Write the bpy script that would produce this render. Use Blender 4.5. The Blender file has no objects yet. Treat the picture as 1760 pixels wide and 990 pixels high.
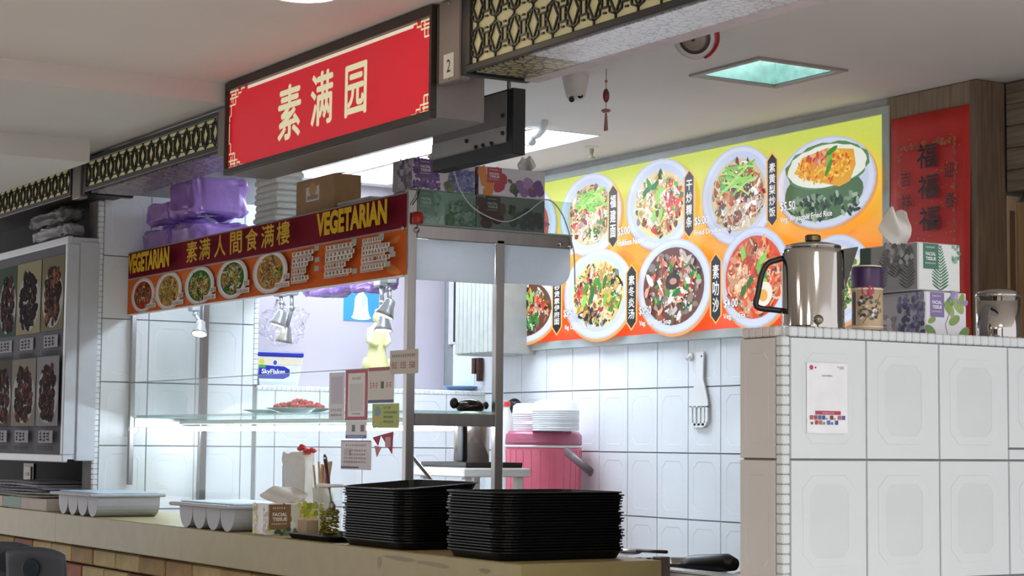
import bpy, math, random
from mathutils import Vector, Matrix
from mathutils.geometry import tessellate_polygon
S = bpy.context.scene
COL = S.collection
PI = math.pi

# ---------------------------------------------------------------- camera
cam = bpy.data.cameras.new('camera'); cam_ob = bpy.data.objects.new('camera', cam); COL.objects.link(cam_ob)
cam.sensor_width = 36.0; cam.lens = 3300.0 / 1760.0 * 36.0; cam.clip_start = 0.05; cam.clip_end = 100
_r = Vector((0.52782, 0.849305, 0.009282)); _u = Vector((0.063199, -0.05017, 0.996739)); _f = Vector((-0.847001, 0.525513, 0.080156))
_m = Matrix((_r, _u, -_f)).transposed().to_4x4(); _m.translation = Vector((3.92741, -2.46776, 1.24147))
cam_ob.matrix_world = _m; S.camera = cam_ob
cam.dof.use_dof = False

# ---------------------------------------------------------------- world, lamps, exposure
w = bpy.data.worlds.new('hall'); S.world = w; w.use_nodes = True
w.node_tree.nodes['Background'].inputs[0].default_value = (0.95, 0.95, 1.0, 1)
w.node_tree.nodes['Background'].inputs[1].default_value = 0.78
S.view_settings.view_transform = 'Standard'; S.view_settings.look = 'None'
S.view_settings.exposure = 0.9; S.view_settings.gamma = 1.0; S.view_settings.use_curve_mapping = False
S.cycles.use_denoising = True
S.cycles.max_bounces = 8; S.cycles.transparent_max_bounces = 16; S.cycles.sample_clamp_indirect = 4.0

def area(name, loc, sx, sy, power, color=(1, 1, 1), rot=(0, 0, 0)):
    l = bpy.data.lights.new(name, 'AREA'); l.shape = 'RECTANGLE'; l.size = sx; l.size_y = sy; l.energy = power; l.color = color
    o = bpy.data.objects.new(name, l); COL.objects.link(o); o.location = loc; o.rotation_euler = rot
    return o
# hall ceiling lights (the food court is lit by rows of ceiling panels)
area('hall_light', (3.2, -1.0, 2.36), 0.6, 0.6, 14, (1.0, 0.98, 0.96))
area('hall_light', (3.2, -3.4, 2.36), 0.6, 0.6, 13, (1.0, 0.98, 0.96))
area('hall_light', (0.4, -3.4, 2.36), 0.6, 0.6, 6, (1.0, 0.95, 0.88))
area('hall_light', (-2.6, -3.6, 2.2), 0.6, 0.6, 5, (1.0, 0.94, 0.86))
area('hall_light', (1.2, -4.4, 2.36), 0.6, 0.6, 8, (1.0, 0.96, 0.92))
area('hall_light', (5.2, -3.0, 2.36), 0.6, 0.6, 14, (1.0, 0.97, 0.94))

# ---------------------------------------------------------------- helpers
def lin(c):
    return c / 12.92 if c <= 0.04045 else ((c + 0.055) / 1.055) ** 2.4
def rgb(h):
    h = h.lstrip('#'); return tuple(lin(int(h[i:i + 2], 16) / 255.0) for i in (0, 2, 4))

MATS = {}
def mat(name, color='#808080', rough=0.5, metal=0.0, spec=0.5, noise=0.06, nscale=18.0, stretch=(1, 1, 1), bump=0.0, bscale=60.0,
        emit=0.0, trans=0.0, coat=0.0, alpha=1.0):
    if name in MATS: return MATS[name]
    m = bpy.data.materials.new(name); m.use_nodes = True; nt = m.node_tree; b = nt.nodes['Principled BSDF']
    c = rgb(color)
    tc = nt.nodes.new('ShaderNodeTexCoord'); mp = nt.nodes.new('ShaderNodeMapping'); mp.inputs['Scale'].default_value = stretch
    nt.links.new(tc.outputs['Object'], mp.inputs['Vector'])
    n = nt.nodes.new('ShaderNodeTexNoise'); n.inputs['Scale'].default_value = nscale; n.inputs['Detail'].default_value = 4
    nt.links.new(mp.outputs[0], n.inputs['Vector'])
    r = nt.nodes.new('ShaderNodeValToRGB')
    k = noise
    r.color_ramp.elements[0].position = 0.3; r.color_ramp.elements[1].position = 0.7
    r.color_ramp.elements[0].color = tuple(max(0, x * (1 - k)) for x in c) + (1,)
    r.color_ramp.elements[1].color = tuple(min(1, x * (1 + k)) for x in c) + (1,)
    nt.links.new(n.outputs['Fac'], r.inputs['Fac']); nt.links.new(r.outputs['Color'], b.inputs['Base Color'])
    b.inputs['Roughness'].default_value = rough; b.inputs['Metallic'].default_value = metal
    b.inputs['Specular IOR Level'].default_value = spec
    if coat: b.inputs['Coat Weight'].default_value = coat; b.inputs['Coat Roughness'].default_value = 0.08
    if trans: b.inputs['Transmission Weight'].default_value = trans
    if alpha < 1: b.inputs['Alpha'].default_value = alpha
    if emit:
        nt.links.new(r.outputs['Color'], b.inputs['Emission Color']); b.inputs['Emission Strength'].default_value = emit
    if bump:
        n2 = nt.nodes.new('ShaderNodeTexNoise'); n2.inputs['Scale'].default_value = bscale; n2.inputs['Detail'].default_value = 3
        nt.links.new(mp.outputs[0], n2.inputs['Vector'])
        bp_ = nt.nodes.new('ShaderNodeBump'); bp_.inputs['Strength'].default_value = bump; bp_.inputs['Distance'].default_value = 0.01
        nt.links.new(n2.outputs['Fac'], bp_.inputs['Height']); nt.links.new(bp_.outputs['Normal'], b.inputs['Normal'])
    MATS[name] = m; return m

def glow(name, color, strength, sample=True):
    if name in MATS: return MATS[name]
    m = bpy.data.materials.new(name); m.use_nodes = True; nt = m.node_tree; nt.nodes.clear()
    o = nt.nodes.new('ShaderNodeOutputMaterial'); e = nt.nodes.new('ShaderNodeEmission')
    e.inputs[0].default_value = rgb(color) + (1,); e.inputs[1].default_value = strength
    nt.links.new(e.outputs[0], o.inputs[0])
    if not sample: m.cycles.emission_sampling = 'NONE'
    MATS[name] = m; return m

def glass(name, tint=(0.95, 0.98, 0.97), refl=0.5, rough=0.0):
    """thin pane: clear, with a mirror share that grows towards grazing angles (Schlick)"""
    if name in MATS: return MATS[name]
    m = bpy.data.materials.new(name); m.use_nodes = True; nt = m.node_tree; nt.nodes.clear()
    o = nt.nodes.new('ShaderNodeOutputMaterial'); t = nt.nodes.new('ShaderNodeBsdfTransparent'); g = nt.nodes.new('ShaderNodeBsdfGlossy')
    t.inputs[0].default_value = tint + (1,); g.inputs['Roughness'].default_value = rough
    lw = nt.nodes.new('ShaderNodeLayerWeight'); lw.inputs[0].default_value = .5
    pw = nt.nodes.new('ShaderNodeMath'); pw.operation = 'POWER'; pw.inputs[1].default_value = 5
    ma = nt.nodes.new('ShaderNodeMath'); ma.operation = 'MULTIPLY_ADD'; ma.inputs[1].default_value = .95 * refl; ma.inputs[2].default_value = .045 * refl
    x = nt.nodes.new('ShaderNodeMixShader'); nt.links.new(lw.outputs['Facing'], pw.inputs[0]); nt.links.new(pw.outputs[0], ma.inputs[0]); nt.links.new(ma.outputs[0], x.inputs[0])
    nt.links.new(t.outputs[0], x.inputs[1]); nt.links.new(g.outputs[0], x.inputs[2]); nt.links.new(x.outputs[0], o.inputs[0])
    MATS[name] = m; return m

def print_mat(name, emit=0.0, rough=0.45, spec=0.5):
    """flat print: the ink colour of every printed shape sits in a colour attribute"""
    if name in MATS: return MATS[name]
    m = bpy.data.materials.new(name); m.use_nodes = True; nt = m.node_tree; b = nt.nodes['Principled BSDF']
    a = nt.nodes.new('ShaderNodeVertexColor'); a.layer_name = 'ink'
    tc = nt.nodes.new('ShaderNodeTexCoord'); n = nt.nodes.new('ShaderNodeTexNoise'); n.inputs['Scale'].default_value = 90
    nt.links.new(tc.outputs['Object'], n.inputs['Vector'])
    mx = nt.nodes.new('ShaderNodeMixRGB'); mx.blend_type = 'MULTIPLY'; mx.inputs[0].default_value = 0.10
    nt.links.new(a.outputs['Color'], mx.inputs[1]); nt.links.new(n.outputs['Fac'], mx.inputs[2])
    nt.links.new(mx.outputs[0], b.inputs['Base Color']); b.inputs['Roughness'].default_value = rough; b.inputs['Specular IOR Level'].default_value = spec
    if emit:
        nt.links.new(mx.outputs[0], b.inputs['Emission Color']); b.inputs['Emission Strength'].default_value = emit
        dk = nt.nodes.new('ShaderNodeMixRGB'); dk.blend_type = 'MULTIPLY'; dk.inputs[0].default_value = 1; dk.inputs[2].default_value = (.4, .4, .4, 1)   # a translucent print scatters less room light
        nt.links.new(mx.outputs[0], dk.inputs[1]); nt.links.new(dk.outputs[0], b.inputs['Base Color'])
        m.cycles.emission_sampling = 'NONE'
    MATS[name] = m; return m

ORG = {}          # world origin of every object that can be a parent
def tag(o, label=None, cat=None, group=None, kind=None):
    if label: o['label'] = label
    if cat: o['category'] = cat
    if group: o['group'] = group
    if kind: o['kind'] = kind
    return o
def thing(name, label, cat, loc=(0, 0, 0), group=None):
    o = bpy.data.objects.new(name, None); COL.objects.link(o); o.location = loc; o.empty_display_size = 0.05
    ORG[o] = Vector(loc); return tag(o, label, cat, group)
def copy_tree(o, loc=None, rotz=None, parent=None, label=None):
    c = o.copy(); COL.objects.link(c)
    if parent is not None: c.parent = parent
    for ch in o.children: copy_tree(ch, parent=c)
    if loc is not None: c.location = loc; ORG[c] = Vector(loc)
    if rotz is not None: c.rotation_euler.z = rotz
    if label: c['label'] = label
    return c

class MB:
    def __init__(s): s.v = []; s.f = []; s.mi = []; s.cur = 0; s.sm = []; s.smooth = False
    def add(s, vs, fs):
        n = len(s.v); s.v += [Vector(p) for p in vs]
        for f in fs: s.f.append([i + n for i in f]); s.mi.append(s.cur); s.sm.append(s.smooth)
        return s
    def box(s, a, b, bev=0.0, M=None):
        x0, y0, z0 = (min(a[i], b[i]) for i in range(3)); x1, y1, z1 = (max(a[i], b[i]) for i in range(3))
        if bev <= 0:
            vs = [(x0, y0, z0), (x1, y0, z0), (x1, y1, z0), (x0, y1, z0), (x0, y0, z1), (x1, y0, z1), (x1, y1, z1), (x0, y1, z1)]
            fs = [(0, 3, 2, 1), (4, 5, 6, 7), (0, 1, 5, 4), (1, 2, 6, 5), (2, 3, 7, 6), (3, 0, 4, 7)]
        else:
            e = min(bev, (x1 - x0) / 2.01, (y1 - y0) / 2.01, (z1 - z0) / 2.01)
            vs = []; idx = {}
            for ix, X_ in enumerate((x0, x1)):
                for iy, Y_ in enumerate((y0, y1)):
                    for iz, Z_ in enumerate((z0, z1)):
                        dx = e if ix == 0 else -e; dy = e if iy == 0 else -e; dz = e if iz == 0 else -e
                        idx[ix, iy, iz, 0] = len(vs); vs.append((X_, Y_ + dy, Z_ + dz))
                        idx[ix, iy, iz, 1] = len(vs); vs.append((X_ + dx, Y_, Z_ + dz))
                        idx[ix, iy, iz, 2] = len(vs); vs.append((X_ + dx, Y_ + dy, Z_))
            fs = []
            for i in (0, 1):
                q = [idx[i, 0, 0, 0], idx[i, 1, 0, 0], idx[i, 1, 1, 0], idx[i, 0, 1, 0]]; fs.append(q if i else q[::-1])
                q = [idx[0, i, 0, 1], idx[0, i, 1, 1], idx[1, i, 1, 1], idx[1, i, 0, 1]]; fs.append(q if i else q[::-1])
                q = [idx[0, 0, i, 2], idx[1, 0, i, 2], idx[1, 1, i, 2], idx[0, 1, i, 2]]; fs.append(q if i else q[::-1])
            for i in (0, 1):
                for j in (0, 1):
                    fs.append([idx[i, j, 0, 0], idx[i, j, 1, 0], idx[i, j, 1, 1], idx[i, j, 0, 1]])
                    fs.append([idx[i, 0, j, 0], idx[i, 1, j, 0], idx[i, 1, j, 2], idx[i, 0, j, 2]])
                    fs.append([idx[0, i, j, 1], idx[1, i, j, 1], idx[1, i, j, 2], idx[0, i, j, 2]])
                    for k in (0, 1): fs.append([idx[i, j, k, 0], idx[i, j, k, 1], idx[i, j, k, 2]])
        if M is not None: vs = [M @ Vector(p) for p in vs]
        return s.add(vs, fs)
    def frames(s, pts):
        pts = [Vector(p) for p in pts]; out = []
        n0 = None
        for i, p in enumerate(pts):
            t = (pts[min(i + 1, len(pts) - 1)] - pts[max(i - 1, 0)]).normalized()
            if n0 is None:
                n0 = t.cross(Vector((0, 0, 1)))
                if n0.length < 1e-3: n0 = Vector((1, 0, 0))
            n0 = (n0 - t * n0.dot(t)); n0.normalize()
            out.append((p, n0.copy(), t.cross(n0)))
        return out
    def tube(s, pts, r, n=8, flat=1.0):
        fr = s.frames(pts); rs = r if isinstance(r, (list, tuple)) else [r] * len(fr)
        vs = []; fs = []
        for (p, a, b), q in zip(fr, rs):
            for k in range(n):
                t = 2 * PI * k / n; vs.append(p + a * q * math.cos(t) + b * q * flat * math.sin(t))
        for i in range(len(fr) - 1):
            for k in range(n): fs.append((i * n + k, i * n + (k + 1) % n, (i + 1) * n + (k + 1) % n, (i + 1) * n + k))
        fs.append(tuple(range(n))[::-1]); fs.append(tuple((len(fr) - 1) * n + k for k in range(n)))
        return s.add(vs, fs)
    def lathe(s, c, prof, n=24, M=None, sx=1, sy=1, top=True):
        vs = []; fs = []
        for (r, z) in prof:
            for k in range(n):
                t = 2 * PI * k / n; p = Vector((r * sx * math.cos(t), r * sy * math.sin(t), z))
                if M is not None: p = M @ p
                vs.append(p + Vector(c))
        for i in range(len(prof) - 1):
            for k in range(n): fs.append((i * n + k, i * n + (k + 1) % n, (i + 1) * n + (k + 1) % n, (i + 1) * n + k))
        fs.append(tuple(range(n))[::-1])
        if top: fs.append(tuple((len(prof) - 1) * n + k for k in range(n)))
        return s.add(vs, fs)
    def prism(s, poly, h0, h1, fn):
        """poly: 2D outline, fn(u,v,h) -> world"""
        n = len(poly); vs = [fn(u, v, h0) for u, v in poly] + [fn(u, v, h1) for u, v in poly]
        fs = [tuple(range(n))[::-1], tuple(range(n, 2 * n))] + [(i, (i + 1) % n, n + (i + 1) % n, n + i) for i in range(n)]
        return s.add(vs, fs)
    def ball(s, c, r, nu=12, nv=7, jit=0.0, rnd=None):
        r = r if isinstance(r, (list, tuple)) else (r, r, r); vs = []; fs = []
        for j in range(nv + 1):
            a = PI * j / nv
            for k in range(nu):
                t = 2 * PI * k / nu; q = 1 + (rnd.uniform(-jit, jit) if rnd else 0)
                vs.append((c[0] + r[0] * q * math.sin(a) * math.cos(t), c[1] + r[1] * q * math.sin(a) * math.sin(t), c[2] + r[2] * q * math.cos(a)))
        for j in range(nv):
            for k in range(nu): fs.append((j * nu + k, (j + 1) * nu + k, (j + 1) * nu + (k + 1) % nu, j * nu + (k + 1) % nu))
        return s.add(vs, fs)
    def build(s, name, m, parent=None, label=None, loc=None, kind=None):
        me = bpy.data.meshes.new(name); org = ORG[parent] if parent is not None else Vector(loc or (0, 0, 0))
        me.from_pydata([p - org for p in s.v], [], s.f)
        ms = m if isinstance(m, (list, tuple)) else [m]
        for q in ms: me.materials.append(q)
        for p, i, sm in zip(me.polygons, s.mi, s.sm): p.material_index = i; p.use_smooth = sm
        me.update()
        o = bpy.data.objects.new(name, me); COL.objects.link(o)
        if parent is not None: o.parent = parent
        else: o.location = org
        ORG[o] = org.copy()
        if label: o['label'] = label
        if kind: o['kind'] = kind
        return o

# ---- lettering -> triangles
_TXT = {}
def glyphs(s, fat=0.0):
    if (s, fat) in _TXT: return _TXT[s, fat]
    c = bpy.data.curves.new('lettering', 'FONT'); c.body = s; c.offset = fat; c.resolution_u = 3
    o = bpy.data.objects.new('lettering', c); COL.objects.link(o); bpy.context.view_layer.update()
    e = o.evaluated_get(bpy.context.evaluated_depsgraph_get()); me = e.to_mesh()
    vs = [(v.co.x, v.co.y) for v in me.vertices]; fs = [tuple(p.vertices) for p in me.polygons]
    e.to_mesh_clear(); bpy.data.objects.remove(o); bpy.data.curves.remove(c)
    if not vs: vs = [(0, 0)]
    x0 = min(v[0] for v in vs); x1 = max(v[0] for v in vs); y0 = min(v[1] for v in vs); y1 = max(v[1] for v in vs)
    W_ = max(x1 - x0, 1e-6); H_ = max(y1 - y0, 1e-6)
    _TXT[s, fat] = ([((x - x0) / W_ - .5, (y - y0) / H_ - .5) for x, y in vs], fs, W_ / H_)
    return _TXT[s, fat]

class Print:
    """ink shapes on a flat surface: fn(u, v) -> point, normal nrm; later shapes lie a hair above earlier ones"""
    def __init__(s, fn, nrm, d0=0.0004, step=0.000012):
        s.clip = None; s.fn = fn; s.n = Vector(nrm); s.d = d0; s.step = step; s.v = []; s.f = []; s.c = []
    def poly(s, pts, col, tri=None):
        c = [rgb(col) + (1,)] * len(pts) if isinstance(col, str) else [rgb(q) + (1,) for q in col]
        if s.clip: pts = [(u, min(max(v, s.clip[0]), s.clip[1])) for u, v in pts]
        n = len(s.v); s.d += s.step
        s.v += [Vector(s.fn(u, v)) + s.n * s.d for u, v in pts]; s.c += c
        if tri is None:
            if len(pts) <= 4: tri = [tuple(range(len(pts)))]
            else: tri = tessellate_polygon([[Vector((u, v, 0)) for u, v in pts]])
        s.f += [tuple(i + n for i in t) for t in tri]
    def rect(s, u0, v0, u1, v1, col): s.poly([(u0, v0), (u1, v0), (u1, v1), (u0, v1)], col)
    def ell(s, u, v, ru, rv, col, n=28, rot=0.0, jit=0.0, rnd=None):
        pts = []
        for k in range(n):
            t = 2 * PI * k / n; q = 1 + (rnd.uniform(-jit, jit) if rnd else 0)
            x = ru * q * math.cos(t); y = rv * q * math.sin(t)
            pts.append((u + x * math.cos(rot) - y * math.sin(rot), v + x * math.sin(rot) + y * math.cos(rot)))
        s.poly(pts, col, [tuple(range(n))])
    def stroke(s, pts, w, col):
        L = []; R_ = []
        for i, p in enumerate(pts):
            a = pts[max(i - 1, 0)]; b = pts[min(i + 1, len(pts) - 1)]
            dx, dy = b[0] - a[0], b[1] - a[1]; l = math.hypot(dx, dy) or 1
            q = w * .5; L.append((p[0] - dy / l * q, p[1] + dx / l * q)); R_.append((p[0] + dy / l * q, p[1] - dx / l * q))
        n = len(pts); tri = [(i, i + 1, 2 * n - 2 - i, 2 * n - 1 - i) for i in range(n - 1)]
        s.poly(L + R_[::-1], col, tri)
    def text(s, t, u, v, h, col, w=None, fat=0.0, slant=0.0, halo=None, hw=0.05):
        if fat and any(ord(q) > 0x2e80 for q in t):      # thicken brush characters by overprinting
            k = fat * h * .9
            for du, dv in ((-k, 0), (k, 0), (0, k), (0, -k), (0, 0)): s.text(t, u + du, v + dv, h, col, w, 0.0, slant)
            return
        if halo: s.text(t, u, v, h * 1.06, halo, (w or h * glyphs(t, fat)[2]) * 1.01, fat + hw)
        vs, fs, asp = glyphs(t, fat)
        W_ = w if w else h * asp
        s.poly([(u + x * W_ + slant * y * h, v + y * h) for x, y in vs], col, fs)
    def column(s, t, u, v0, v1, w, col, fat=0.0, halo=None):
        n = len(t); st = (v0 - v1) / n
        for i, ch in enumerate(t): s.text(ch, u, v0 - st * (i + .5), st * .84, col, w, fat, halo=halo)
    def scribble(s, u, v, w, h, n, col, rnd):
        """a line of print too small to read: n little marks"""
        st = w / n
        for i in range(n):
            x = u + st * (i + .12); ww = st * .72
            for k in range(3):
                y = v + h * (k + rnd.uniform(.05, .35)) / 3; s.rect(x, y, x + ww * rnd.uniform(.6, 1), y + h * .16, col)
            a = x + ww * rnd.uniform(.2, .8); s.rect(a, v, a + ww * .2, v + h, col)
    def build(s, name, m, parent=None, loc=None, label=None):
        me = bpy.data.meshes.new(name); org = ORG[parent] if parent is not None else Vector(loc or (0, 0, 0))
        me.from_pydata([p - org for p in s.v], [], s.f)
        a = me.color_attributes.new('ink', 'FLOAT_COLOR', 'POINT')
        for i, c in enumerate(s.c): a.data[i].color = c
        me.materials.append(m); me.update()
        o = bpy.data.objects.new(name, me); COL.objects.link(o)
        if parent is not None: o.parent = parent
        else: o.location = org
        ORG[o] = org.copy()
        if label: o['label'] = label
        return o
def front(y): return (lambda u, v: (u, y, v)), (0, -1, 0)       # faces the hall: u = x, v = z
def side(x): return (lambda u, v: (x, u, v)), (1, 0, 0)         # faces right: u = y, v = z

# ---- surfaces
M_TILE = mat('glazed_tile', '#e4e7e8', rough=0.16, noise=0.03, nscale=5, spec=0.5, bump=0.02, bscale=30)
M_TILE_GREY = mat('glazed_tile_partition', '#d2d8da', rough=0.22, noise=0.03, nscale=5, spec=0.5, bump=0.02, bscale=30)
M_GROUT = mat('grout', '#8f9090', rough=0.9, noise=0.1)
M_PLASTER = mat('ceiling_paint', '#e9e4df', rough=0.85, noise=0.02, nscale=3, bump=0.05, bscale=40)
M_STEEL = mat('brushed_steel', '#a7a3a0', rough=0.30, metal=0.9, noise=0.08, nscale=40, stretch=(1, 1, .05))
M_CHROME = mat('polished_steel', '#b5b0aa', rough=0.07, metal=1.0, noise=0.02)
M_DARK = mat('dark_frame', '#2b2623', rough=0.4, noise=0.08)
M_BLACK = mat('black_plastic', '#0d0d0e', rough=0.38, noise=0.1)
M_WHITE = mat('white_plastic', '#e9e9e6', rough=0.4, noise=0.02)
M_PAPER = mat('white_paper', '#ebeae6', rough=0.8, noise=0.02)
M_TISSUE = mat('tissue_paper', '#e8e6e0', rough=0.9, noise=0.04, nscale=30)
M_GLASS = glass('clear_glass', (0.965, 0.985, 0.98), 0.7)
M_GREEN_GLASS = glass('greenish_glass', (0.80, 0.88, 0.85), 0.9)
M_PRINT = print_mat('printed_paper')
M_GLOSSPRINT = print_mat('printed_card', rough=0.25)
M_LITPRINT = print_mat('backlit_print', emit=0.42)
M_DULLPRINT = print_mat('matt_print', rough=0.85, spec=.15)

# ================================================================ STRUCTURE
def struct(name, mb, m, loc=(0, 0, 0), label=None):
    o = mb.build(name, m, None, None, loc); o['kind'] = 'structure'
    if label: o['label'] = label
    return o
def wood(name, color, stretch, noise=0.35, nscale=6, rough=0.55):
    return mat(name, color, rough=rough, noise=noise, nscale=nscale, stretch=stretch)
M_WOOD = wood('wood_panel_grain', '#8f7a62', (14, 14, 1.0), 0.28)
M_WOOD_H = wood('shutter_grain', '#84786a', (0.7, 0.7, 16), 0.45)
M_DOOR = wood('light_wood', '#b8946c', (10, 10, 0.8), 0.2)
M_DIM = mat('dark_void', '#191615', rough=0.9, noise=0.2)
M_FLOOR = mat('floor_tile', '#d6cfc4', rough=0.35, noise=0.12, nscale=3)
M_MAUVE = mat('mauve_paint', '#b9b0b7', rough=0.6, noise=0.05, nscale=2)

struct('floor', MB().box((-7, -6, -0.05), (6, 0.43, 0)), M_FLOOR)
struct('floor', MB().box((-7, 0.43, -0.05), (6, 3, 0)), mat('stall_floor_tile', '#eeebe4', rough=.3, noise=.05, nscale=4), label='pale tiled floor inside the stall')
hw = struct('wall_hall_added', MB().box((-7, -6.1, 0), (6, -6.0, 2.40)), mat('hall_wall_paint', '#6a6058', rough=.6))  # added unseen wall that cuts hall light and gives steel dark reflections
for k in range(9):
    x = -6.4 + k * 1.42
    MB().box((x, -6.0, 0), (x + .55, -5.95, 2.40), .004).build('added_wall_panel', mat('hall_panel_' + ('pale', 'dark', 'wood')[k % 3], ('#c9c2b8', '#2a2522', '#7a5a40')[k % 3], rough=.5), hw)  # strips added so the polished steel reflects pale and dark streaks
for k, (x, y) in enumerate(((4.6, -4.6), (5.7, -1.9))):
    struct('trim_%d' % (k + 2), MB().box((x - .22, y - .22, 0), (x + .22, y + .22, 2.40), .01), mat('added_column_paint', '#3a3532', rough=.5), label='added unseen dark column for reflections, away from the stall')  # added unseen columns that put dark streaks into the steel reflections
def plate(mb, xs, ys, z0, z1, holes):
    for i in range(len(xs) - 1):
        for j in range(len(ys) - 1):
            cx = (xs[i] + xs[i + 1]) / 2; cy = (ys[j] + ys[j + 1]) / 2
            if any(a < cx < b and c < cy < d for a, b, c, d in holes): continue
            mb.box((xs[i], ys[j], z0), (xs[i + 1], ys[j + 1], z1))
H_FL = (-3.70, -2.0, 0.98, 1.60); H_DL = (-0.83, -0.525, 1.165, 1.475)
mb = MB(); plate(mb, [-5.5, H_FL[0], H_FL[1], -1.83, H_DL[0], H_DL[1], 5.0], [0.03, H_FL[2], H_DL[2], H_DL[3], H_FL[3], 2.4], 2.40, 2.44, [H_FL, H_DL])
mb.box((-1.83, -6, 2.40), (5.0, 0.03, 2.44))
ceiling = struct('ceiling', mb, M_PLASTER)
M_SOFFIT = mat('soffit_paint', '#d9d4d0', rough=0.85, noise=0.02, nscale=3)
struct('ceiling', MB().box((-6.5, -6, 2.335), (-1.83, 0.03, 2.44)), M_SOFFIT, label='lower white ceiling left of the red sign')
struct('trim_1', MB().box((-6.5, -6, 2.252), (-2.83, -0.105, 2.335)), M_SOFFIT, label='boxed soffit at the far left of the ceiling')

# ---- glazed tiles with an embossed octagonal field: one shared mesh per size
_TILE = {}
M_TILE_FIELD = mat('glazed_tile_field', '#cdd2d4', rough=.3, noise=.04, nscale=6)
def tile_mesh(w_, h_, m, deep):
    k = (round(w_, 4), round(h_, 4), m.name, deep)
    if k in _TILE: return _TILE[k]
    t = 0.008; e = 0.0012
    def octo(ix, iz, c, y): 
        a, b = w_ / 2 - ix, h_ / 2 - iz
        return [(-a + c, y, -b), (a - c, y, -b), (a, y, -b + c), (a, y, b - c), (a - c, y, b), (-a + c, y, b), (-a, y, b - c), (-a, y, -b + c)]
    vs = []; fs = []
    a, b = w_ / 2, h_ / 2
    vs += [(-a, 0, -b), (a, 0, -b), (a, 0, b), (-a, 0, b)]
    a, b = a - e, b - e
    vs += [(-a, -t, -b), (a, -t, -b), (a, -t, b), (-a, -t, b)]
    for i in range(4): fs.append((i, (i + 1) % 4, 4 + (i + 1) % 4, 4 + i))
    if w_ > 0.09 and h_ > 0.09:
        iw = min(.030, w_ * .16); ic = min(.026, w_ * .13)
        vs += octo(iw, 0.030, ic, -t)
        c = [4, 5, 6, 7]; o8 = list(range(8, 16))
        fs += [(4, 5, 9, 8), (5, 6, 11, 10), (6, 7, 13, 12), (7, 4, 15, 14), (5, 10, 9), (6, 12, 11), (7, 14, 13), (4, 8, 15)]
        vs += octo(iw + .0025, 0.0325, ic, -t + .0009)
        fs += [(8 + i, 8 + (i + 1) % 8, 16 + (i + 1) % 8, 16 + i) for i in range(8)]
        if deep:
            vs += octo(0.048, 0.048, 0.018, -t + .0009); fs += [(16 + i, 16 + (i + 1) % 8, 24 + (i + 1) % 8, 24 + i) for i in range(8)]
            vs += octo(0.0505, 0.0505, 0.018, -t + .0002); fs += [(24 + i, 24 + (i + 1) % 8, 32 + (i + 1) % 8, 32 + i) for i in range(8)]
            fs.append(tuple(range(32, 40)))
        else: fs.append(tuple(range(16, 24)))
    else: fs.append((4, 5, 6, 7))
    me = bpy.data.meshes.new('tile'); me.from_pydata(vs, [], fs); me.materials.append(m)
    if deep and w_ > .09 and h_ > .09: me.materials.append(M_TILE_FIELD); me.polygons[len(fs) - 1].material_index = 1
    me.update(); _TILE[k] = me; return me
def tile(parent, c, w_, h_, facing, m, deep=False):
    o = bpy.data.objects.new('tile', tile_mesh(w_ - .003, h_ - .003, m, deep)); COL.objects.link(o); o.parent = parent
    o.location = Vector(c) - ORG[parent]; o.rotation_euler.z = {'front': 0.0, 'right': PI / 2}[facing]; return o
def bead_row(parent, p0, p1, n, r, m):
    """little rounded edge tiles, one object each, sharing one mesh"""
    p0, p1 = Vector(p0), Vector(p1); L = (p1 - p0).length / n; me = None; d = (p1 - p0).normalized()
    h = Vector(tuple(L * .478 if abs(d[i]) > .5 else r for i in range(3)))
    for i in range(n):
        c = p0 + (p1 - p0) * ((i + .5) / n)
        if me is None: o = MB().box(-h, h, min(r * .3, .0028)).build('edge_tile', m, None); me = o.data
        else: o = bpy.data.objects.new('edge_tile', me); COL.objects.link(o)
        o.parent = parent; o.location = c - ORG[parent]

# ---- back wall
mb = MB(); mb.box((-3.88, 1.962, 0), (-0.42, 2.30, 2.40)); mb.box((-0.42, 2.16, 0), (2.0, 2.30, 2.40))
wall_back = struct('wall_back', mb, M_GROUT)
GX = [-1.721 + .1985 * i for i in range(-10, 2)]; GZ = [0.707, 0.957, 1.207, 1.457, 1.690]
for i in range(len(GX) - 1):
    for j in range(4):
        tile(wall_back, ((GX[i] + GX[i + 1]) / 2, 1.96, (GZ[j] + GZ[j + 1]) / 2), .1985, GZ[j + 1] - GZ[j], 'front', M_TILE)
MB().box((-3.75, 1.952, 1.69), (-0.80, 1.96, 2.40)).build('plaster_band', mat('wall_paint', '#d5d2cd', rough=.8), wall_back)
mb = MB(); mb.box((-0.80, 1.93, 0.9), (-0.405, 1.96, 2.398), .002)
mb.build('wood_panel', M_WOOD, wall_back)
mb = MB(); mb.box((-0.42, 1.925, 0.9), (-0.388, 2.052, 2.398), .003)
mb.build('wood_post', wood('dark_post_grain', '#75604c', (12, 12, 1.0), .3), wall_back)
for k in range(5):
    z0 = 2.046 + k * .0705
    MB().box((-0.383, 2.05, z0), (0.9, 2.12, z0 + .069), .002).build('shutter_slat', M_WOOD_H, wall_back)
MB().box((-0.387, 2.07, 0.9), (-0.42, 2.09, 1.99)).build('wood_panel', wood('dark_wood_grain', '#66503c', (12, 12, 1.0), .3), wall_back)
MB().box((-0.418, 2.06, 0.9), (-0.391, 2.12, 2.040), .003).build('door_frame', wood('frame_grain', '#b39a78', (12, 12, 1.0), .15), wall_back)
MB().box((-0.391, 2.10, 0.9), (0.6, 2.12, 2.02), .003).build('wood_panel', M_DOOR, wall_back)

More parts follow.
